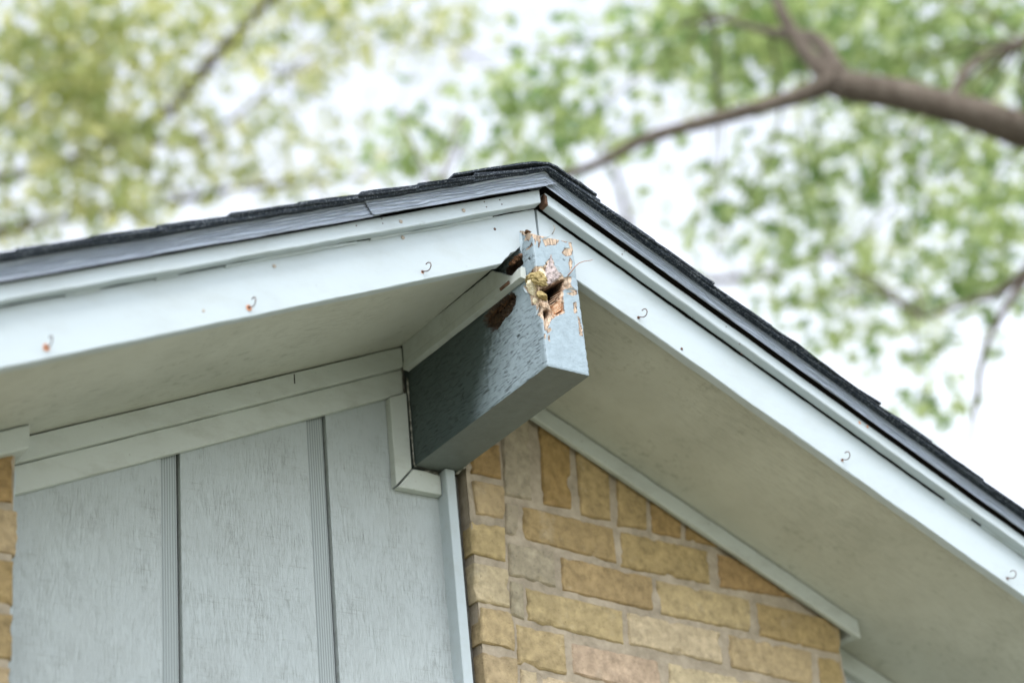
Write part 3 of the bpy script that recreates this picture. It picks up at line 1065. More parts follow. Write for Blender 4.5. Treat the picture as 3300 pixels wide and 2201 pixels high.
lay(ss(0.004, -0.001, np.minimum(dA_, dB_)) * 0.75, BROWN, 0)
lay(ss(0.001, -0.004, np.minimum(np.minimum(dA_, dB_), dC_)), DARK, 0)
lay(ss(0.0003, -0.0006, dPt), DARK, 0)
lay(ss(0.0008, -0.0004, dRotShade), np.array((0.055, 0.030, 0.016)), 0)
lay(ss(0.0008, -0.0004, dRotShade) * ss(0.15, 0.6, nA) * 0.8, np.array((0.15, 0.085, 0.04)), 0)
zl = ss(0.004, 0.0, ZT[:, None] - Zg) * ss(-0.07, -0.05, Sg) * ss(0.101, 0.095, Sg)
lay(zl * ss(-0.2, 0.5, nA), np.array((0.33, 0.22, 0.15)), 0)

dep = 0.0009 * ss(0.0004, -0.0006, dCh) + 0.0012 * ss(0.0004, -0.0006, dDam) + 0.0030 * ss(0.0, -0.006, dDam) * (1 + 0.9 * nA)
dep -= 0.0030 * ss(0.0005, -0.003, dFl)
dep += 0.013 * ss(0.001, -0.006, dOr) + 0.003 * ss(0, -0.004, dOr) * nB
dep += 0.058 * ss(0.001, -0.008, dA_) + 0.030 * ss(0.001, -0.007, dB_) + 0.016 * ss(0.001, -0.005, dC_)
dep += 0.010 * ss(0.0004, -0.0012, dPt)
dep += 0.012 * ss(0.001, -0.007, dRotShade) * (1 + 0.5 * nA) + 0.002 * ss(0.001, -0.002, dRotShade)
dep += 0.00025 * nB + 0.0004 * nA
wf = ss(-0.012, 0.012, Sg)                       # 0 on the left side, 1 on the front
V = np.zeros(Sg.shape + (3,))
fr_, le_, ri_ = (Sg >= 0) & (Sg <= 0.1), Sg < 0, Sg > 0.1
V[..., 0] = np.where(le_, -HB, np.where(ri_, HB, Sg - HB))
V[..., 1] = np.where(le_, -EB - Sg, np.where(ri_, -EB + (Sg - 0.1), -EB))
nrm_x, nrm_y = (1 - wf), wf
nrm_x = np.where(ri_, -1.0, nrm_x); nrm_y = np.where(ri_, 0.0, nrm_y)
V[..., 0] += nrm_x * dep
V[..., 1] += nrm_y * dep
# soften the long arrises
ar = np.exp(-(Sg / 0.0025) ** 2); V[..., 0] += 0.0012 * ar; V[..., 1] += 0.0012 * ar
ar = np.exp(-((Sg - 0.1) / 0.0025) ** 2) * (1 + 0.8 * nA); V[..., 0] -= 0.0014 * ar; V[..., 1] += 0.0012 * ar
bt = np.exp(-(Zg / 0.002) ** 2)
V[..., 0] += np.where(le_, 0.0012, np.where(ri_, -0.0012, 0)) * bt
V[..., 1] += np.where(fr_, 0.0012, 0) * bt
V[..., 2] = GZ + Zg + 0.0006 * bt * nA
ns, nzz = Sg.shape
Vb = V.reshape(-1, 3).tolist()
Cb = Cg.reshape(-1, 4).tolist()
F = [(i * nzz + j, (i + 1) * nzz + j, (i + 1) * nzz + j + 1, i * nzz + j + 1) for i in range(ns - 1) for j in range(nzz - 1)]
# underside as strips between left and right lower edges, and top strip
def row_at(y, x): return (x, y, GZ)
bot = [i * nzz for i in range(ns)]
del bot
nb0 = len(Vb)
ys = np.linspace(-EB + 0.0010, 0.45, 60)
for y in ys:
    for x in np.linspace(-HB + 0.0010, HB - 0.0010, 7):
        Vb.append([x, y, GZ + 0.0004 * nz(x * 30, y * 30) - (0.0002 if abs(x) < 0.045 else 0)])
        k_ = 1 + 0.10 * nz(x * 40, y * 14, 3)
        Cb.append([0.140 * k_, 0.162 * k_, 0.156 * k_, 1.0])  # underside's shade held in a darker vertex colour
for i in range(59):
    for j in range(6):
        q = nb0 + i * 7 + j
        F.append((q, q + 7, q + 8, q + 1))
top = [i * nzz + nzz - 1 for i in range(ns)]
F.append(tuple(top))
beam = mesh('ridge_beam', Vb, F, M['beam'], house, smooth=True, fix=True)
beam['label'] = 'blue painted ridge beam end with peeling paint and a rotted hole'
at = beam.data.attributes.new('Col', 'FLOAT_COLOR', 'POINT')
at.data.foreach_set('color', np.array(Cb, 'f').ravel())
for p in beam.data.polygons:
    if len(p.vertices) > 4: p.use_smooth = False


def surf(x, y, off=0.0):
    """a traced point -> point on the beam's surface, pushed out by off"""
    s, z = dev(zr(x, y))
    if s >= 0: return np.array((s - HB, -EB - off, GZ + z))
    return np.array((-HB - off, -EB - s, GZ + z))


def lump(name, c, rad, mat, parent, seed=0.0, sub=4, amp=0.35, freq=1.6):
    bm = bmesh.new()
    bmesh.ops.create_icosphere(bm, subdivisions=sub, radius=1)
    rr = random.Random(int(seed * 1000))
    planes = [(Vector((rr.gauss(0, 1), rr.gauss(0, 1), rr.gauss(0, 1))).normalized(), rr.uniform(0.50, 0.88)) for _ in range(13)]
    for v in bm.verts:
        d = v.co.normalized()
        r = min([h_ / max(d.dot(n_), 1e-3) for n_, h_ in planes] + [1.15])
        r *= 1 + 0.22 * amp * mnoise.fractal(d * freq * 2 + Vector((seed, seed * 2, 0)), 0.7, 2.0, 4)
        cr = abs(mnoise.noise(d * 2.2 + Vector((seed * 5, 0, 3))))
        if cr < 0.05: r -= 0.20 * (1 - cr / 0.05)
        v.co = Vector((c[0] + d.x * rad[0] * r, c[1] + d.y * rad[1] * r, c[2] + d.z * rad[2] * r))
    me = bpy.data.meshes.new(name)
    bm.to_mesh(me); bm.free()
    return link(name, me, mat, parent)


# expanding foam stuffed into the hole
lump('foam_filler', surf(345, 748, -0.006), (0.0225, 0.0105, 0.0190), M['foam'], beam, 1.3, amp=0.9, freq=2.2)
lump('foam_filler', surf(250, 795, -0.002), (0.0115, 0.010, 0.0085), M['foam'], beam, 2.1)
lump('foam_filler', surf(420, 700, -0.005), (0.0095, 0.009, 0.0160), M['palefoam'], beam, 3.7)
lump('foam_filler', surf(296, 893, -0.005), (0.0155, 0.011, 0.0185), M['palefoam'], beam, 4.2)
lump('foam_filler', surf(378, 983, -0.007), (0.0145, 0.011, 0.0135), M['foam'], beam, 5.9)
lump('foam_filler', surf(305, 1055, -0.004), (0.0060, 0.008, 0.0085), M['palefoam'], beam, 6.4)
# crumbled brown wood at the hole's middle and lower lip
lump('rotten_wood', surf(480, 990, -0.016), (0.0065, 0.010, 0.0075), M['darkfibre'], beam, 7.7, amp=0.7, freq=3)
lump('rotten_wood', surf(455, 1105, -0.003), (0.0120, 0.008, 0.0100), M['palefibre'], beam, 8.3, amp=0.55, freq=2.6)
lump('rotten_wood', surf(230, 185, -0.002), (0.0100, 0.006, 0.0045), M['darkfibre'], beam, 9.2, amp=0.7, freq=3)


def stick(name, pts, r0, r1, mat, parent, sides=5, radii=None):
    V, F = [], []
    pts = [np.array(p, float) for p in pts]
    for i, p in enumerate(pts):
        t = pts[min(i + 1, len(pts) - 1)] - pts[max(i - 1, 0)]
        t /= np.linalg.norm(t) + 1e-9
        a = np.cross(t, (0.3, 0.2, 1.0)); a /= np.linalg.norm(a)
        b = np.cross(t, a)
        r = radii[i] if radii else r0 + (r1 - r0) * i / (len(pts) - 1)
        for k in range(sides):
            q = 2 * math.pi * k / sides
            V.append(p + r * (a * math.cos(q) + b * math.sin(q)))
    for i in range(len(pts) - 1):
        for k in range(sides):
            a, b = i * sides + k, i * sides + (k + 1) % sides
            F.append((a, b, b + sides, a + sides))
    F.append(tuple(range(sides))); F.append(tuple(range(len(V) - sides, len(V))))
    return mesh(name, V, F, mat, parent, smooth=True)


# torn fibres leaning out of the lower right of the hole
for k in range(15):
    u = k / 14
    a = surf(545 + 40 * u + 8 * nz(k * 3.1), 1090 + 120 * u, -0.016)
    b = surf(665 + 20 * nz(k * 1.7), 1035 + 135 * u + 10 * nz(k * 2.2), -0.001)
    stick('wood_fibre', [a, (a + b) / 2 + np.array((0, -0.001, 0.001 * nz(k))), b], 0.0013, 0.0006, M['fibre'] if k % 3 else M['palefibre'], beam, 4)
for k in range(12):
    u = k / 11
    a = surf(530 + 100 * u, 1075 - 150 * u, -0.020)
    b = surf(590 + 110 * u + 8 * nz(k * 3.3), 1035 - 130 * u, -0.002)
    stick('wood_fibre', [a, (a + b) / 2, b], 0.0012, 0.0005, M['darkfibre'] if k % 4 else M['palefibre'], beam, 4)
for k in range(14):
    u = k / 13
    a = surf(470 + 200 * u, 905 - 95 * u, -0.018)
    b = surf(560 + 130 * u + 10 * nz(k), 842 - 60 * u + 12 * nz(k * 4.4), -0.002)
    stick('wood_fibre', [a, b], 0.0013, 0.0005, M['darkfibre'] if k % 3 else M['rawwood'], beam, 4)
# fibres in the rot pocket of the left side
for k in range(16):
    u, v = random.random(), random.random()
    q0 = z1(960 + 210 * u, 1430 - 190 * u + 70 * (v - 0.3))
    P = at_x(q0, -HB + 0.010)
    L = 0.012 + 0.012 * random.random()
    stick('wood_fibre', [P, P + np.array((-0.003, -L, 0.010 * (random.random() - 0.3)))], 0.0013, 0.0006, M['darkfibre'], beam, 4)
# dry stem hanging out of the crack at the right
st = [surf(745, 735, 0.000), surf(770, 705, 0.004), surf(800, 655, 0.009), surf(840, 618, 0.012), surf(900, 600, 0.014), surf(960, 598, 0.016), surf(995, 588, 0.018)]
stick('dry_stem', st, 0.0012, 0.0005, M['twig'], beam, 5)


def flake(pts, lift, mat, parent):
    """curled sliver of paint: a thin sheet bent off the surface"""
    P = [surf(x, y, o) for (x, y, o) in pts]
    V = [p for p in P] + [p + np.array((0.0003, 0.0006, 0.0)) for p in P]
    n = len(P)
    F = [tuple(range(n)), tuple(range(2 * n - 1, n - 1, -1))] + [(i, (i + 1) % n, n + (i + 1) % n, n + i) for i in range(n)]
    return mesh('paint_flake', V, F, mat, parent)


flake([(120, 190, 0.001), (160, 200, 0.0), (175, 300, 0.0), (160, 460, 0.0), (140, 330, 0.005)], 0, M['flake'], beam)
flake([(197, 880, 0.0025), (215, 905, 0.001), (240, 955, 0.0006), (225, 960, 0.002), (203, 920, 0.003)], 0, M['flake'], beam)
flake([(690, 385, 0.001), (735, 378, 0.004), (770, 405, 0.004), (730, 400, 0.001)], 0, M['flake'], beam)
flake([(430, 285, 0.001), (470, 258, 0.003), (520, 240, 0.003), (480, 275, 0.001)], 0, M['flake'], beam)
flake([(690, 930, 0.001), (760, 905, 0.005), (850, 935, 0.004), (760, 918, 0.001)], 0, M['flake'], beam)
flake([(560, 590, 0.0), (610, 640, 0.004), (655, 715, 0.003), (625, 690, 0.0)], 0, M['flake'], beam)
flake([(345, 1240, 0.003), (380, 1180, 0.002), (392, 1125, 0.001), (365, 1230, 0.001)], 0, M['flake'], beam)

# ------------------------------------------------------------------ cup hooks and nail heads on the rake boards
def hook_pts(s=1.0, bend=0.0):
    pts = [(0, 0.002, 0), (0, -0.0018, 0.0), (0, -0.0024, 0.0), (0, -0.008, -0.0030), (0.0008, -0.0125, -0.0045)]
    for i in range(11):
        a = math.radians(-95 + 215 * i / 10)
        pts.append((0.001, -0.0145 - 0.0085 * math.cos(a) * 1.0 - 0.0, 0.0040 + 0.0085 * math.sin(a)))
    return [np.array((x + bend * -y, y, z)) * s for x, y, z in pts]


for side, par, spots in ((-1, fasciaL, [(3, 350, 985, 1.0), (3, 1885, 685, 0.9), (1, 420, 1035, 0.2)]), (1, fasciaR, [(1, 2240, 1420, -0.2), (6, 1098, 1030, 0.2), (7, 2207, 685, 0.1)])):
    for (zi, x, y, ru) in spots:
        o_, s_ = {1: ((1200, 480), 2.6122), 3: ((0, 700), 2.351), 6: ((2200, 1000), 2.1373), 7: ((2400, 1600), 2.609)}[zi]
        c = at_y((o_[0] + x / s_, o_[1] + y / s_), 0.0)
        hp = [c + p for p in hook_pts(1.0, 0.10 * side + 0.12 + 0.5 * nz(x * 0.01, y * 0.01))]
        stick('cup_hook', hp, 0, 0, M['rust'], par, 7, radii=[0.0032, 0.0028, 0.0012] + [0.0010] * (len(hp) - 3))
        if ru > 0:
            stain = [c + np.array(((0.006 + 0.002 * nz(k * 1.1, x)) * ru ** 0.4 * math.cos(k * 0.5236), -0.0006 - 0.0003 * (k % 2), (0.0065 + 0.002 * nz(k * 1.9, x)) * ru ** 0.4 * math.sin(k * 0.5236) - 0.001)) for k in range(12)]
            mesh('rust_stain', stain + [c + np.array((0, -0.0012, 0))], [(k, (k + 1) % 12, 12) for k in range(12)], M['ruststain'], par)


def nail(q, y, r, par, mat=None):
    c = at_y(q, y)
    V = [c + np.array((r * math.cos(k * math.pi / 4), -0.0006, r * math.sin(k * math.pi / 4))) for k in range(8)]
    V += [v + np.array((0, 0.0015, 0)) for v in V] + [c + np.array((0, -0.0009, 0))]
    F = [(k, (k + 1) % 8, 16) for k in range(8)] + [(k, (k + 1) % 8, 8 + (k + 1) % 8, 8 + k) for k in range(8)]
    mesh('nail_head', V, F, mat or M['nail'], par)


def zc(x, y): return (1100 + x / 3.918, 500 + y / 3.918)


for q, r in ((zc(1545, 700), 0.0042), (zc(752, 840), 0.0040)): nail(q, -0.0252, r, stripL, M['nail'])
for q in (zc(2000, 567), zc(2027, 624), zc(1805, 592), zc(1833, 657), zc(510, 804), zc(522, 864), zc(190, 890)): nail(q, -0.0252, 0.0013, stripL, M['rust'])
for q, r in ((zc(778, 1042), 0.0042), ((884, 858), 0.0038), ((656, 1002), 0.003)): nail(q, -0.0004, r, fasciaL)
nail(zc(1938, 935), -0.0004, 0.003, fasciaL, M['rust'])
for q in ((2012, 810), (2022, 811), (2005, 820), (2384, 1108), (2390, 1140), (2340, 1053)): nail(q, -0.0252, 0.0014, stripR, M['rust'])
for q in ((2770, 1362), (2795, 1375)): nail(q, -0.0252, 0.0035, stripR, M['ruststain'])
nail((2197, 1124), 0.0, 0.003, fasciaR, M['rust'])
# bent nail beside the crack above the beam
c = at_y(zr(545, 215), 0.0)
stick('bent_nail', [c, c + np.array((0, -0.006, 0.002)), c + np.array((0.002, -0.009, 0.010)), c + np.array((0, -0.007, 0.016))], 0.0011, 0.0009, M['nail'], fasciaR, 6)
for k, (x, y, dy) in enumerate(((1205, 936, 0.006), (1238, 905, 0.003), (1178, 962, 0.010), (1222, 922, 0.006))):
    lump('rotten_wood', at_y(z1(x, y), dy), (0.0080, 0.007, 0.0045), M['darkfibre'] if k != 1 else M['rawwood'], fasciaL, 11.3 + k, sub=3, amp=1.6, freq=4)
# paint cracked off the left upper frieze: small dark nail crack
c = at_y((948, 1205), 0.4295)
prism('nail_crack', [(c[0] - 0.001, c[2] - GZ), (c[0] + 0.0015, c[2] - GZ), (c[0] + 0.0015, c[2] - GZ - 0.022), (c[0] - 0.001, c[2] - GZ - 0.022)], 0.4288, 0.4302, M['darkcaulk'], house, bev=0.0004)

# ------------------------------------------------------------------ ground
gm = simple('lawn_and_earth', (0.20, 0.215, 0.145), (0.27, 0.25, 0.19), 1.3, 0.95, 0.5, 0.1, bsc=60)
V, F = [], []
n = 40
for i in range(n + 1):
    for j in range(n + 1):
        x, y = (i / n - 0.5), (j / n - 0.5)
        x, y = math.copysign(abs(x) ** 2 * 1200, x), math.copysign(abs(y) ** 2 * 1200, y)
        V.append((x, y, 0.0 if math.hypot(x, y) < 12 else 0.1 * nz(x * 0.05, y * 0.05)))
for i in range(n):
    for j in range(n):
        a = i * (n + 1) + j
        F.append((a, a + 1, a + n + 2, a + n + 1))
tag(mesh('ground', V, F, gm), kind='structure')

# ------------------------------------------------------------------ trees
def bark_mat():
    m = NT('grey_brown_bark')
    f = m.noise(m.map((9, 9, 3)), 3, 6, 0.7)
    col = m.mix(m.ramp(f, [(0.35, 0.0), (0.7, 1.0)]), (0.082, 0.064, 0.050), (0.185, 0.155, 0.125))
    return m.set(col, 0.9, m.bump(f, 0.9, 0.02), 0.2)


M['bark'] = bark_mat()


def leaf_mat(name, c0, c1, tr):
    m = NT(name)
    m.t.nodes.remove(m.b)
    info = m.n('ShaderNodeAttribute'); info.attribute_name = 'Var'
    col = m.mix(info.outputs['Fac'], c0, c1)
    colt = m.mix(info.outputs['Fac'], tuple(min(1, c * tr) for c in c0), tuple(min(1, c * tr) for c in c1))
    d = m.n('ShaderNodeBsdfDiffuse'); m.l(col, d.inputs[0])
    t = m.n('ShaderNodeBsdfTranslucent'); m.l(colt, t.inputs[0])
    g = m.n('ShaderNodeBsdfGlossy'); g.inputs['Roughness'].default_value = 0.45; g.inputs[0].default_value = (0.9, 0.9, 0.9, 1)
    a = m.n('ShaderNodeMixShader'); a.inputs[0].default_value = 0.5
    m.l(d.outputs[0], a.inputs[1]); m.l(t.outputs[0], a.inputs[2])
    b = m.n('ShaderNodeMixShader'); b.inputs[0].default_value = 0.05
    m.l(a.outputs[0], b.inputs[1]); m.l(g.outputs[0], b.inputs[2])
    m.l(b.outputs[0], m.out.inputs[0])
    return m.m


M['leafL'] = leaf_mat('yellow_green_leaves', (0.20, 0.255, 0.085), (0.50, 0.49, 0.23), 1.8)
M['leafR'] = leaf_mat('mid_green_leaves', (0.135, 0.215, 0.075), (0.37, 0.43, 0.185), 1.8)
M['leafF'] = leaf_mat('pale_far_leaves', (0.26, 0.32, 0.15), (0.40, 0.42, 0.22), 1.75)

# a palmate leaf outline, five pointed lobes and a stem, tip up
LEAF = np.array([(0, -0.30), (0.10, 0.0), (0.34, -0.12), (0.26, 0.14), (0.50, 0.30), (0.20, 0.36), (0, 0.80),
                 (-0.20, 0.36), (-0.50, 0.30), (-0.26, 0.14), (-0.34, -0.12), (-0.10, 0.0)])


def leaves(name, centers, sizes, mat, parent, seed):
    r = np.random.default_rng(seed)
    n = len(centers)
    # leaves hang: normal mostly up or sideways, tip drooping
    nrm = r.normal(size=(n, 3)); nrm[:, 2] = np.abs(nrm[:, 2]) * 0.9 + 0.15
    nrm /= np.linalg.norm(nrm, axis=1)[:, None]
    tip = r.normal(size=(n, 3)); tip[:, 2] -= 0.8
    tip -= nrm * np.sum(tip * nrm, axis=1)[:, None]
    tip /= np.linalg.norm(tip, axis=1)[:, None]
    sd = np.cross(tip, nrm)
    K = len(LEAF)
    V = centers[:, None, :] + sizes[:, None, None] * (sd[:, None, :] * LEAF[None, :, 0:1] + tip[:, None, :] * LEAF[None, :, 1:2]
                                                     - nrm[:, None, :] * (0.35 * np.abs(LEAF[None, :, 0:1]) ** 1.5))
    me = bpy.data.meshes.new(name)
    me.vertices.add(n * K)
    me.vertices.foreach_set('co', V.reshape(-1).astype('f'))
    me.loops.add(n * K)
    me.loops.foreach_set('vertex_index', np.arange(n * K, dtype='i'))
    me.polygons.add(n)
    me.polygons.foreach_set('loop_start', np.arange(0, n * K, K, dtype='i'))
    me.polygons.foreach_set('loop_total', np.full(n, K, dtype='i'))
    me.update(calc_edges=True)
    at = me.attributes.new('Var', 'FLOAT', 'FACE')
    at.data.foreach_set('value', np.clip(r.normal(0.5, 0.42, n), 0, 1).astype('f'))
    return link(name, me, mat, parent)


def limb_pts(pts, rad, sides=10, rough=0.10, seed=0):
    """tapered, slightly crooked tube through pts; rad gives a radius per point"""
    pts = [np.array(p, float) for p in pts]
    P, Rr = [], []
    for i in range(len(pts) - 1):
        p0 = pts[max(i - 1, 0)]; p1 = pts[i]; p2 = pts[i + 1]; p3 = pts[min(i + 2, len(pts) - 1)]
        for k in range(6):
            t = k / 6
            P.append(0.5 * ((2 * p1) + (-p0 + p2) * t + (2 * p0 - 5 * p1 + 4 * p2 - p3) * t * t + (-p0 + 3 * p1 - 3 * p2 + p3) * t ** 3))
            Rr.append(rad[i] + (rad[i + 1] - rad[i]) * t)
    P.append(pts[-1]); Rr.append(rad[-1])
    V, F = [], []
    for i, p in enumerate(P):
        t = P[min(i + 1, len(P) - 1)] - P[max(i - 1, 0)]
        t /= np.linalg.norm(t) + 1e-9
        a = np.cross(t, (0.31, 0.95, 0.1)); a /= np.linalg.norm(a)
        b = np.cross(t, a)
        for k in range(sides):
            q = 2 * math.pi * k / sides
            r = Rr[i] * (1 + rough * 2 * nz(i * 0.5 + seed, k * 1.3) + rough * 1.6 * nz(i * 0.21 + seed * 3))
            V.append(p + r * (a * math.cos(q) + b * math.sin(q)))
    for i in range(len(P) - 1):
        for k in range(sides):
            a, b = i * sides + k, i * sides + (k + 1) % sides
            F.append((a, b, b + sides, a + sides))
    F.append(tuple(range(sides))); F.append(tuple(range(len(V) - sides, len(V))))
    return V, F


def D(x, y, dist):                # view of the photo at 2351 px -> point at a given distance
    return at_d((x * 1.40366, y * 1.40366), dist)


def clumps(spec, r, back=0.0):
    """leaf centres: each clump (x, y, radius px, distance, leaves) fills an uneven ellipsoid"""
    out = []
    for (x, y, rad, dist, n) in spec:
        dist += back
        c = D(x, y, dist)
        R3 = rad * 1.40366 / FPX * dist
        # a clump is a set of small sprays, so it has gaps
        n = int(n * 0.44)
        ks = max(4, n // 6)
        sub = r.normal(size=(ks, 3)) * R3 * np.array([0.66, 0.66, 0.62])
        for s_ in sub:
            m_ = int(n / ks * (0.5 + r.random()))
            out.append(c + s_ + r.normal(size=(m_, 3)) * (0.09 + 0.11 * R3))
    return np.concatenate(out)


def build_tree(name, label, base, limbs, spec, leafmat, lsize, seed, extra=None, back=0.0):
    root = tag(empty(name, base), label, 'tree', 'trees standing around the house')
    for k, (nm, pts, rad) in enumerate(limbs):
        V, F = limb_pts(pts, rad, 12 if k < 2 else 8, seed=seed + k)
        mesh(nm, V, F, M['bark'], root, smooth=True)
    r = np.random.default_rng(seed)
    c = clumps(spec, r, back)
    if extra is not None: c = np.concatenate([c, extra(r)])
    # fine twigs from each spray towards the nearest limb
    nodes = np.array([p for nm, pts, rad in limbs if nm != 'trunk' for p in pts])
    for (x, y, rad, dist, n_) in spec:
        if not (-60 < x < 2420 and -60 < y < 1000): continue
        for q in range(1):
            a = D(x, y, dist + back) + r.normal(size=3) * rad * 1.2 / FPX * dist
            b = nodes[np.argmin(np.linalg.norm(nodes - a, axis=1))]
            L = np.linalg.norm(b - a)
            if L < 0.1 or L > 1.6: continue
            mid = (a + b) / 2 + r.normal(size=3) * 0.08 * L + np.array((0, 0, 0.06 * L))
            v_, f_ = limb_pts([b, mid, a, a + (a - mid) * 0.5], [0.0065, 0.005, 0.003, 0.0015], 5, seed=q)
            mesh('twig', v_, f_, M['bark'], root, smooth=True)
    keep = ~((c[:, 1] > -0.2) & (c[:, 1] < 5.8) & (np.abs(c[:, 0]) < 3.4) & (c[:, 2] < GZ + 0.6 - ML * np.abs(c[:, 0])))
    c = c[keep]
    sz = lsize * (0.7 + 0.6 * r.random(len(c)))
    leaves('crown', c, sz, leafmat, root, seed + 50)
    return root


# right tree: heavy limb entering from the right, forking towards the ridge
dR = 8.2
fork = D(1915, 190, dR)
tb = np.array((7.6, 3.4, 0.0))
limbs = [
    ('trunk', [tb, tb + (0.05, 0.0, 1.5), tb + (-0.05, 0.05, 3.0), tb + (-0.2, 0.1, 4.3)], [0.30, 0.24, 0.22, 0.20]),
    ('limb', [tb + (-0.18, 0.1, 4.1), D(2560, 400, dR + 0.05), D(2351, 300, dR), D(2130, 235, dR), fork], [0.20, 0.125, 0.078, 0.070, 0.062]),
    ('branch', [fork, D(1800, 232, dR), D(1640, 275, dR - 0.1), D(1480, 320, dR - 0.2), D(1350, 385, dR - 0.2), D(1180, 425, dR - 0.2), D(1000, 440, dR)], [0.055, 0.036, 0.030, 0.026, 0.020, 0.014, 0.006]),
    ('branch', [fork, D(1850, 120, dR + 0.1), D(1800, 40, dR + 0.2), D(1760, -60, dR + 0.3)], [0.050, 0.034, 0.026, 0.018]),
    ('branch', [D(1930, 170, dR), D(1870, 90, dR + 0.3), D(1770, 75, dR + 0.5), D(1640, 40, dR + 0.6)], [0.040, 0.030, 0.020, 0.010]),
    ('branch', [D(2180, 245, dR), D(2230, 150, dR + 0.2), D(2351, 95, dR + 0.4), D(2480, 40, dR + 0.4)], [0.030, 0.020, 0.018, 0.014]),
    ('branch', [D(2420, 560, dR - 0.5), D(2320, 690, dR - 0.5), D(2262, 800, dR - 0.5), D(2240, 930, dR - 0.5), D(2218, 1060, dR - 0.5)], [0.018, 0.014, 0.012, 0.010, 0.005]),
    ('branch', [D(2600, 480, dR), D(2500, 520, dR - 0.3), D(2420, 560, dR - 0.5)], [0.09, 0.04, 0.028]),
    ('branch', [D(2420, 560, dR - 0.5), D(2300, 668, dR - 0.3), D(2230, 690, dR - 0.2), D(2120, 730, dR)], [0.022, 0.016, 0.012, 0.006]),
]
specR = [(1560, 60, 90, 8.2, 330), (1700, 40, 110, 8.6, 420), (1850, 60, 110, 8.4, 420), (1980, 90, 110, 9.0, 420), (2120, 60, 120, 8.8, 420), (2280, 60, 110, 8.8, 360),
         (2080, 150, 80, 9.2, 220), (2260, 180, 80, 9.0, 200), (1790, 130, 70, 8.8, 220), (1640, 130, 80, 9.0, 200), (1240, 190, 80, 8.4, 230), (1180, 280, 90, 8.6, 230),
         (1330, 280, 70, 8.8, 120), (1060, 330, 80, 8.6, 136), (950, 370, 70, 8.8, 100), (1400, 130, 70, 8.6, 130), (1250, 330, 70, 8.4, 93),
         (2080, 340, 90, 8.8, 151), (1900, 330, 100, 9.2, 144), (2240, 430, 110, 8.4, 194), (2300, 560, 90, 8.2, 172), (2200, 600, 90, 8.2, 187), (2100, 470, 90, 8.8, 158),
         (1960, 440, 80, 9.0, 122), (1700, 440, 70, 8.8, 120), (1600, 470, 90, 8.8, 70), (1760, 480, 100, 8.8, 110), (1880, 440, 90, 8.8, 90), (1660, 500, 50, 8.6, 79), (1830, 540, 90, 9.0, 165), (1900, 640, 80, 8.8, 151), (2060, 650, 90, 8.6, 187),
         (2230, 660, 80, 8.4, 158), (1850, 710, 60, 8.6, 93), (2100, 760, 70, 8.4, 93), (2130, 940, 45, 8.0, 64), (1960, 800, 50, 8.6, 50), (2300, 330, 80, 8.8, 122),
         (2480, 100, 200, 9.0, 500), (2560, 400, 200, 9.0, 400), (1700, -120, 220, 9.0, 500), (2100, -150, 260, 9.2, 600), (2600, 750, 160, 8.6, 260)]
tR = build_tree('broadleaf_tree', 'green broadleaf tree with a thick forked limb reaching over the right roof slope', (7.6, 3.4, 0), limbs, specR, M['leafR'], 0.098, 31, back=0.9)

# left tree behind the house: lighter yellow-green crown
dL = 11.5
tb = np.array((2.6, 9.4, 0.0))
hub = D(-150, 560, dL)
limbs = [
    ('trunk', [tb, tb + (0.0, 0.0, 2.0), tb + (-0.2, 0.0, 4.0), (hub + tb + (0, 0, 6.0)) / 2 + np.array((0, 0, 0.2)), hub + np.array((0, 0, 0.1))], [0.26, 0.21, 0.18, 0.13, 0.09]),
    ('limb', [hub, D(-120, 400, dL), D(-100, 150, dL), D(-60, -60, dL), D(0, -300, dL)], [0.09, 0.06, 0.05, 0.04, 0.02]),
    ('branch', [D(-120, 430, dL), D(120, 380, dL), D(270, 320, dL), D(380, 262, dL - 0.2), D(470, 160, dL - 0.4), D(545, 75, dL - 0.5), D(640, -20, dL - 0.6)], [0.03, 0.026, 0.024, 0.024, 0.034, 0.030, 0.018]),
    ('branch', [D(-100, 300, dL), D(60, 240, dL), D(150, 120, dL), D(190, 0, dL)], [0.03, 0.020, 0.014, 0.008]),
    ('branch', [D(300, 300, dL), D(420, 330, dL), D(540, 270, dL), D(640, 180, dL)], [0.03, 0.02, 0.014, 0.006]),
    ('branch', [hub, D(150, 500, dL), D(420, 460, dL), D(560, 430, dL), D(720, 420, dL), D(880, 400, dL + 0.3)], [0.04, 0.024, 0.020, 0.018, 0.012, 0.006]),
]
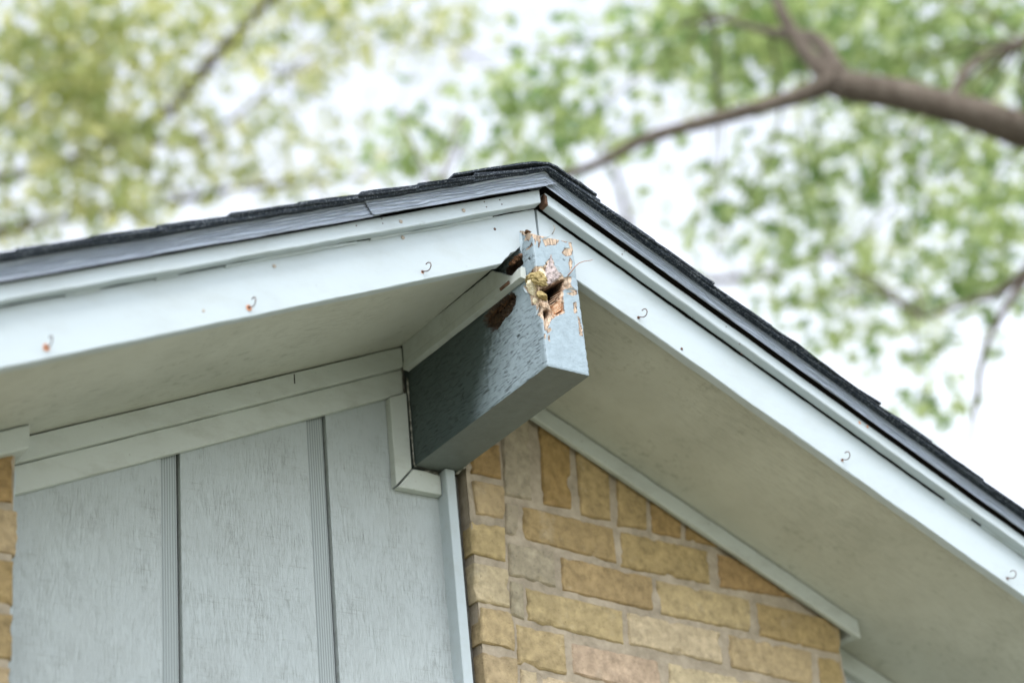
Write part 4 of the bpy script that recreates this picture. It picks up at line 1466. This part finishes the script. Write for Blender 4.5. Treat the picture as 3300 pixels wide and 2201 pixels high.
specL = [(1000, 60, 70, 11.4, 80), (1080, 130, 60, 11.4, 60), (880, 90, 60, 11.4, 60), (60, 60, 110, 11.5, 470), (180, 70, 110, 11.2, 430), (90, 180, 120, 11.8, 500), (210, 190, 110, 11.4, 460), (320, 60, 80, 11.4, 220), (320, 170, 80, 11.6, 230),
         (80, 300, 110, 11.6, 420), (210, 310, 110, 11.2, 420), (320, 300, 80, 11.4, 240), (60, 420, 90, 11.6, 280), (180, 410, 90, 11.2, 290), (290, 400, 60, 11.4, 150),
         (420, 120, 80, 11.6, 200), (440, 240, 70, 11.2, 130), (520, 80, 70, 11.0, 170), (600, 30, 70, 11.2, 200), (620, 140, 45, 10.6, 80), (640, 310, 70, 11.4, 100), (740, 60, 70, 11.4, 170),
         (800, 20, 70, 11.4, 170), (420, 380, 60, 11.2, 90), (520, 330, 60, 11.2, 90), (330, 450, 50, 10.8, 120), (40, 520, 60, 11.6, 150), (250, 470, 60, 11.2, 120), (580, 430, 70, 11.4, 110), (740, 290, 60, 11.6, 90),
         (720, 420, 60, 11.4, 110), (840, 400, 50, 11.6, 80), (900, 150, 60, 11.6, 80), (960, 60, 60, 11.6, 70), (700, 180, 50, 11.4, 60), (100, -150, 240, 11.6, 700), (500, -140, 180, 11.4, 350), (-160, 200, 200, 11.6, 500)]
tL = build_tree('broadleaf_tree', 'pale yellow-green tree behind the left roof slope with a brown slanting branch', (2.6, 9.4, 0), limbs, specL, M['leafL'], 0.094, 71)

# a third, farther tree whose thin crown fills the gap in the middle and right
dF = 16.0
tb = np.array((11.5, 14.0, 0.0))
hub = D(1450, 640, dF)
limbs = [
    ('trunk', [tb, tb + (0, 0, 2.5), (tb + (0, 0, 5) + hub) / 2, hub], [0.26, 0.22, 0.18, 0.14]),
    ('limb', [hub, D(1440, 500, dF), D(1380, 340, dF), D(1200, 200, dF), D(950, 60, dF)], [0.06, 0.028, 0.018, 0.012, 0.006]),
    ('limb', [hub, D(1700, 640, dF), D(1950, 560, dF), D(2120, 400, dF)], [0.05, 0.03, 0.018, 0.008]),
    ('branch', [D(1440, 520, dF), D(1300, 470, dF), D(1150, 420, dF), D(950, 430, dF)], [0.02, 0.016, 0.012, 0.006]),
]
specF = [(1060, 140, 130, 16, 60), (1300, 80, 140, 16.5, 90), (1180, 380, 90, 16, 90), (1480, 180, 110, 16, 90), (1600, 360, 90, 16, 70), (1760, 320, 110, 16, 90),
         (2000, 250, 130, 16, 330), (2200, 280, 130, 16, 330), (1850, 480, 120, 16, 240), (2050, 560, 130, 16, 330), (2260, 500, 120, 16, 300), (1720, 560, 80, 16, 120), (1980, 720, 110, 16, 190),
         (2200, 780, 120, 16, 160), (1620, 80, 130, 16, 280), (1850, 100, 140, 16, 320), (2100, 100, 150, 16, 380), (2300, 120, 120, 16, 300), (860, 280, 100, 16, 50), (740, 130, 100, 16, 50), (2080, 900, 80, 15.5, 70)]
tF = build_tree('broadleaf_tree', 'farther thin-crowned tree seen behind the ridge and the thick limb', (11.5, 14.0, 0), limbs, specF, M['leafF'], 0.105, 91)
